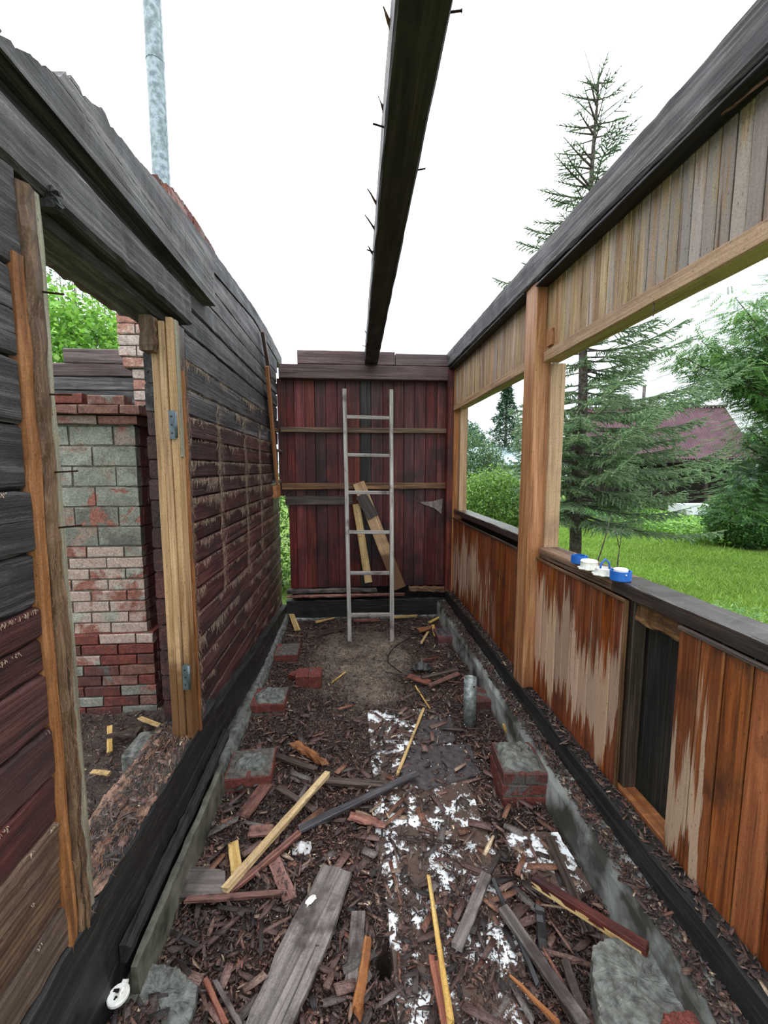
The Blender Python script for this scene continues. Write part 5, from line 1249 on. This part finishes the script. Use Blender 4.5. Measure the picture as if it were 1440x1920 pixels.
# dark red twiggy shrub in front of roof
# low leafy patch
def patch(name, lab, cat, poly, n, hgt, size, cols, asp=.6):
    xs_ = [p[0] for p in poly]; ys_ = [p[1] for p in poly]
    x = rs.uniform(min(xs_), max(xs_), n*3); y = rs.uniform(min(ys_), max(ys_), n*3); k_ = inpoly(x, y, poly); x, y = x[k_][:n], y[k_][:n]
    z = -.15+(hgt*(.75+.3*fbm(x, y, 1.6)))*np.sqrt(rs.uniform(.05, 1, len(x)))
    V, F, C_ = leafmesh(np.stack([x, y, z], -1), rs.uniform(.6, 1.3, len(x))*size, palette(len(x), cols), -.1, asp, .35)
    return link(name, bigmesh(name, V, F, C_), M['leaf'], None, label=lab, cat=cat, kind='stuff')
def gp(*pp_): return [tuple(G(a, b, -.15)[:2]) for a, b in pp_]
patch('leafy_ground_cover', 'dense bed of bright green leafy plants beyond the lawn', 'plants', gp((1165, 985), (1215, 1000), (1290, 1022), (1390, 1030), (1560, 1040), (1560, 962), (1380, 958), (1200, 958)), 42000, .42, .085, [(.17, .36, .06), (.25, .47, .09), (.33, .57, .13), (.11, .23, .05)], .7)
patch('leafy_ground_cover', 'darker leafy plants under the spruce at the lawn edge', 'plants', gp((1045, 960), (1090, 972), (1170, 990), (1230, 975), (1180, 945), (1045, 945)), 9000, .45, .09, MD, .7)
bush('garden_bush', 'dense dark green shrub at the right edge behind the lawn', 'bush', [((9.7, 9.3, .5), (1.0, .8, .8), 1)], 12000, .08, MD, (9.7, 9.3, -.15), 5)
# lawn blades
poly = gp((880, 1010), (1010, 960), (1170, 985), (1300, 1025), (1600, 1045), (1800, 1300), (1250, 1300))
poly = [(1.45, 3.0), (1.45, 9.5), (4.0, 15), (9, 17), (9.5, 11.5), (9.0, 8.5), (11, 7.5), (7.0, 3.0)]
n = 210000; x = rs.uniform(1.45, 11, n*2); y = 3+14*rs.uniform(0, 1, n*2)**1.5; k_ = inpoly(x, y, poly); x, y = x[k_][:n], y[k_][:n]; n = len(x)
yaw = rs.uniform(0, 2*PI, n); hh = rs.uniform(.025, .075, n)*(1+.4*fbm(x, y, 1.5)); hh = np.clip(hh, .015, .2); hh = np.where((rs.uniform(0, 1, n) < .02) | ((y < 6.2) & (x > 3.2) & (rs.uniform(0, 1, n) < .12)), hh*2.3, hh); wv = np.stack([np.cos(yaw), np.sin(yaw), 0*yaw], -1)*(.004+.0006*y)[:, None]
b0 = np.stack([x, y, np.full(n, -.16)], -1); lean = rs.normal(0, .55, (n, 2))*hh[:, None]; tp = b0+np.stack([lean[:, 0], lean[:, 1], hh], -1)
V = np.stack([b0-wv, b0+wv, tp], 1).reshape(-1, 3)
cl = np.array([(.21, .35, .055), (.29, .45, .08), (.37, .54, .13), (.15, .26, .045)])[rs.randint(0, 4, n)]*(1+.22*fbm(x, y, .8))[:, None]
link('lawn_grass', bigmesh('lawn_grass', V, np.arange(n*3).reshape(-1, 3), np.repeat(np.clip(cl, .01, 1), 3, 0)), M['leaf'], None, label='bright green lawn grass outside the window', cat='grass', kind='stuff')
# taller weeds against the outside of the wall
patch('tall_weeds', 'taller pale weeds growing close outside the sill', 'weeds', [(2.2, 3.2), (4.6, 3.2), (4.8, 4.6), (3.4, 5.2), (2.4, 4.6)], 2600, .40, .075, [(.18, .34, .12), (.24, .42, .14)], .25)
# thin saplings outside the sill
for (x0, y0, x1, y1, Y_, lb) in ((1118, 1062, 1147, 962, 4.2, 'thin bare sapling leaning right outside the sill'), (1160, 1040, 1165, 985, 4.6, 'slim forked sapling outside the sill')):
    a, b = Vector(sp3(x0, y0, Y_)), Vector(sp3(x1, y1, Y_)); a0 = Vector((a.x-.05, a.y, -.16))
    r = empty('sapling', a0, label=lb, cat='sapling')
    tube('stem', [a0, a, a.lerp(b, .5)+Vector((.01, 0, .01)), b], .006, 'bark', r, 6, radii=[.009, .008, .006, .003])
    if 'forked' in lb:
        c_ = Vector(sp3(1152, 985, Y_)); tube('stem', [a.lerp(b, .25), a.lerp(b, .25).lerp(c_, .6), c_], .005, 'bark', r, 6)
        for q in (b, c_): pass

# ---- shed with corrugated roof
sh = empty('garden_shed', (13.5, 16.2, -.15), label='garden house with a maroon corrugated roof and dark porch', cat='shed')
yaw = math.radians(-12); RS = Matrix.Translation((13.4, 16.4, 0)) @ Matrix.Rotation(yaw, 4, 'Z')
def corr(name, x0, x1, y0, z0, y1, z1, mat, n=70, amp=.03):
    V, F = [], []
    for i in range(n*2+1):
        x_ = x0+(x1-x0)*i/(2*n); dz = amp*(1 if i % 2 else -1)
        V += [(x_, y0, z0+dz), (x_, y1, z1+dz), (x_, y0, z0+dz-.012), (x_, y1, z1+dz-.012)]
    for i in range(n*2):
        a = i*4; F += [(a, a+4, a+5, a+1), (a+2, a+3, a+7, a+6)]
    return link(name, mesh(name, V, F), M[mat], sh, RS)
for i in range(6):
    x0 = -3.6+i*1.05
    corr('roof_sheet', x0, x0+1.06, -.55, 2.50-(i % 2)*.01, 1.35, 4.42-(i % 2)*.01, 'shedroof', 11)
    corr('roof_sheet', x0, x0+1.06, -1.55, 2.12-(i % 2)*.01, -.53, 2.50-(i % 2)*.01, 'shedroof', 11)
corr('roof_slope', -3.6, 2.7, 1.35, 4.42, 3.2, 2.6, 'shedroof', 40)
def sbox(name, x0, x1, y0, y1, z0, z1, mat): return link(name, mesh(name, *boxvf(x0, x1, y0, y1, z0, z1)), M[mat], sh, RS)
sbox('ridge_cap', -3.65, 2.75, 1.28, 1.42, 4.43, 4.50, 'deadgrey')
sbox('wall', -3.3, 2.4, .0, 2.9, -.15, 2.55, 'shedwall')
sbox('fascia', -3.6, 2.7, -1.54, -1.50, 1.96, 2.09, 'shedwall')
for x_ in (-3.4, -1.0, .5, 2.5): sbox('porch_post', x_, x_+.12, -1.45, -1.33, -.15, 2.0, 'shedwall')
sbox('porch_wall', 2.2, 2.3, -1.45, 0, -.15, 2.0, 'paleblue')
gv = [(-3.3, 0, 2.5), (-3.3, 2.9, 2.5), (-3.3, 1.4, 4.35), (2.4, 0, 2.5), (2.4, 2.9, 2.5), (2.4, 1.4, 4.35)]
link('gable', mesh('gable', gv, [(0, 2, 1), (3, 4, 5), (0, 3, 5, 2), (1, 2, 5, 4)]), M['shedwall'], sh, RS)
tube('stove_pipe', [(RS @ Vector((-.8, 1.0, 4.1))), (RS @ Vector((-.8, 1.0, 5.35)))], .07, 'deadgrey', sh, 10)
tk = empty('white_tub', (13.2, 14.2, -.15), label='white tub standing in front of the shed porch', cat='tub')
link('tub_wall', mesh('tub_wall', *boxvf(11.6, 13.0, 13.6, 14.2, .12, .48)), M['whitepaint'], tk)
link('base', mesh('base', *boxvf(11.0, 13.0, 13.5, 14.3, -.16, .12)), M['cement'], tk)
fe = empty('picket_fence', (15, 15, -.15), label='weathered wooden picket fence right of the shed', cat='fence')
for i in range(16):
    x_ = 13.5+i*.17; box('picket', (x_, 14.6-.03*i, -.15), (x_+.13, 14.63-.03*i, .75+random.uniform(-.04, .04)), 'fencewood', fe, 'Z', 1)
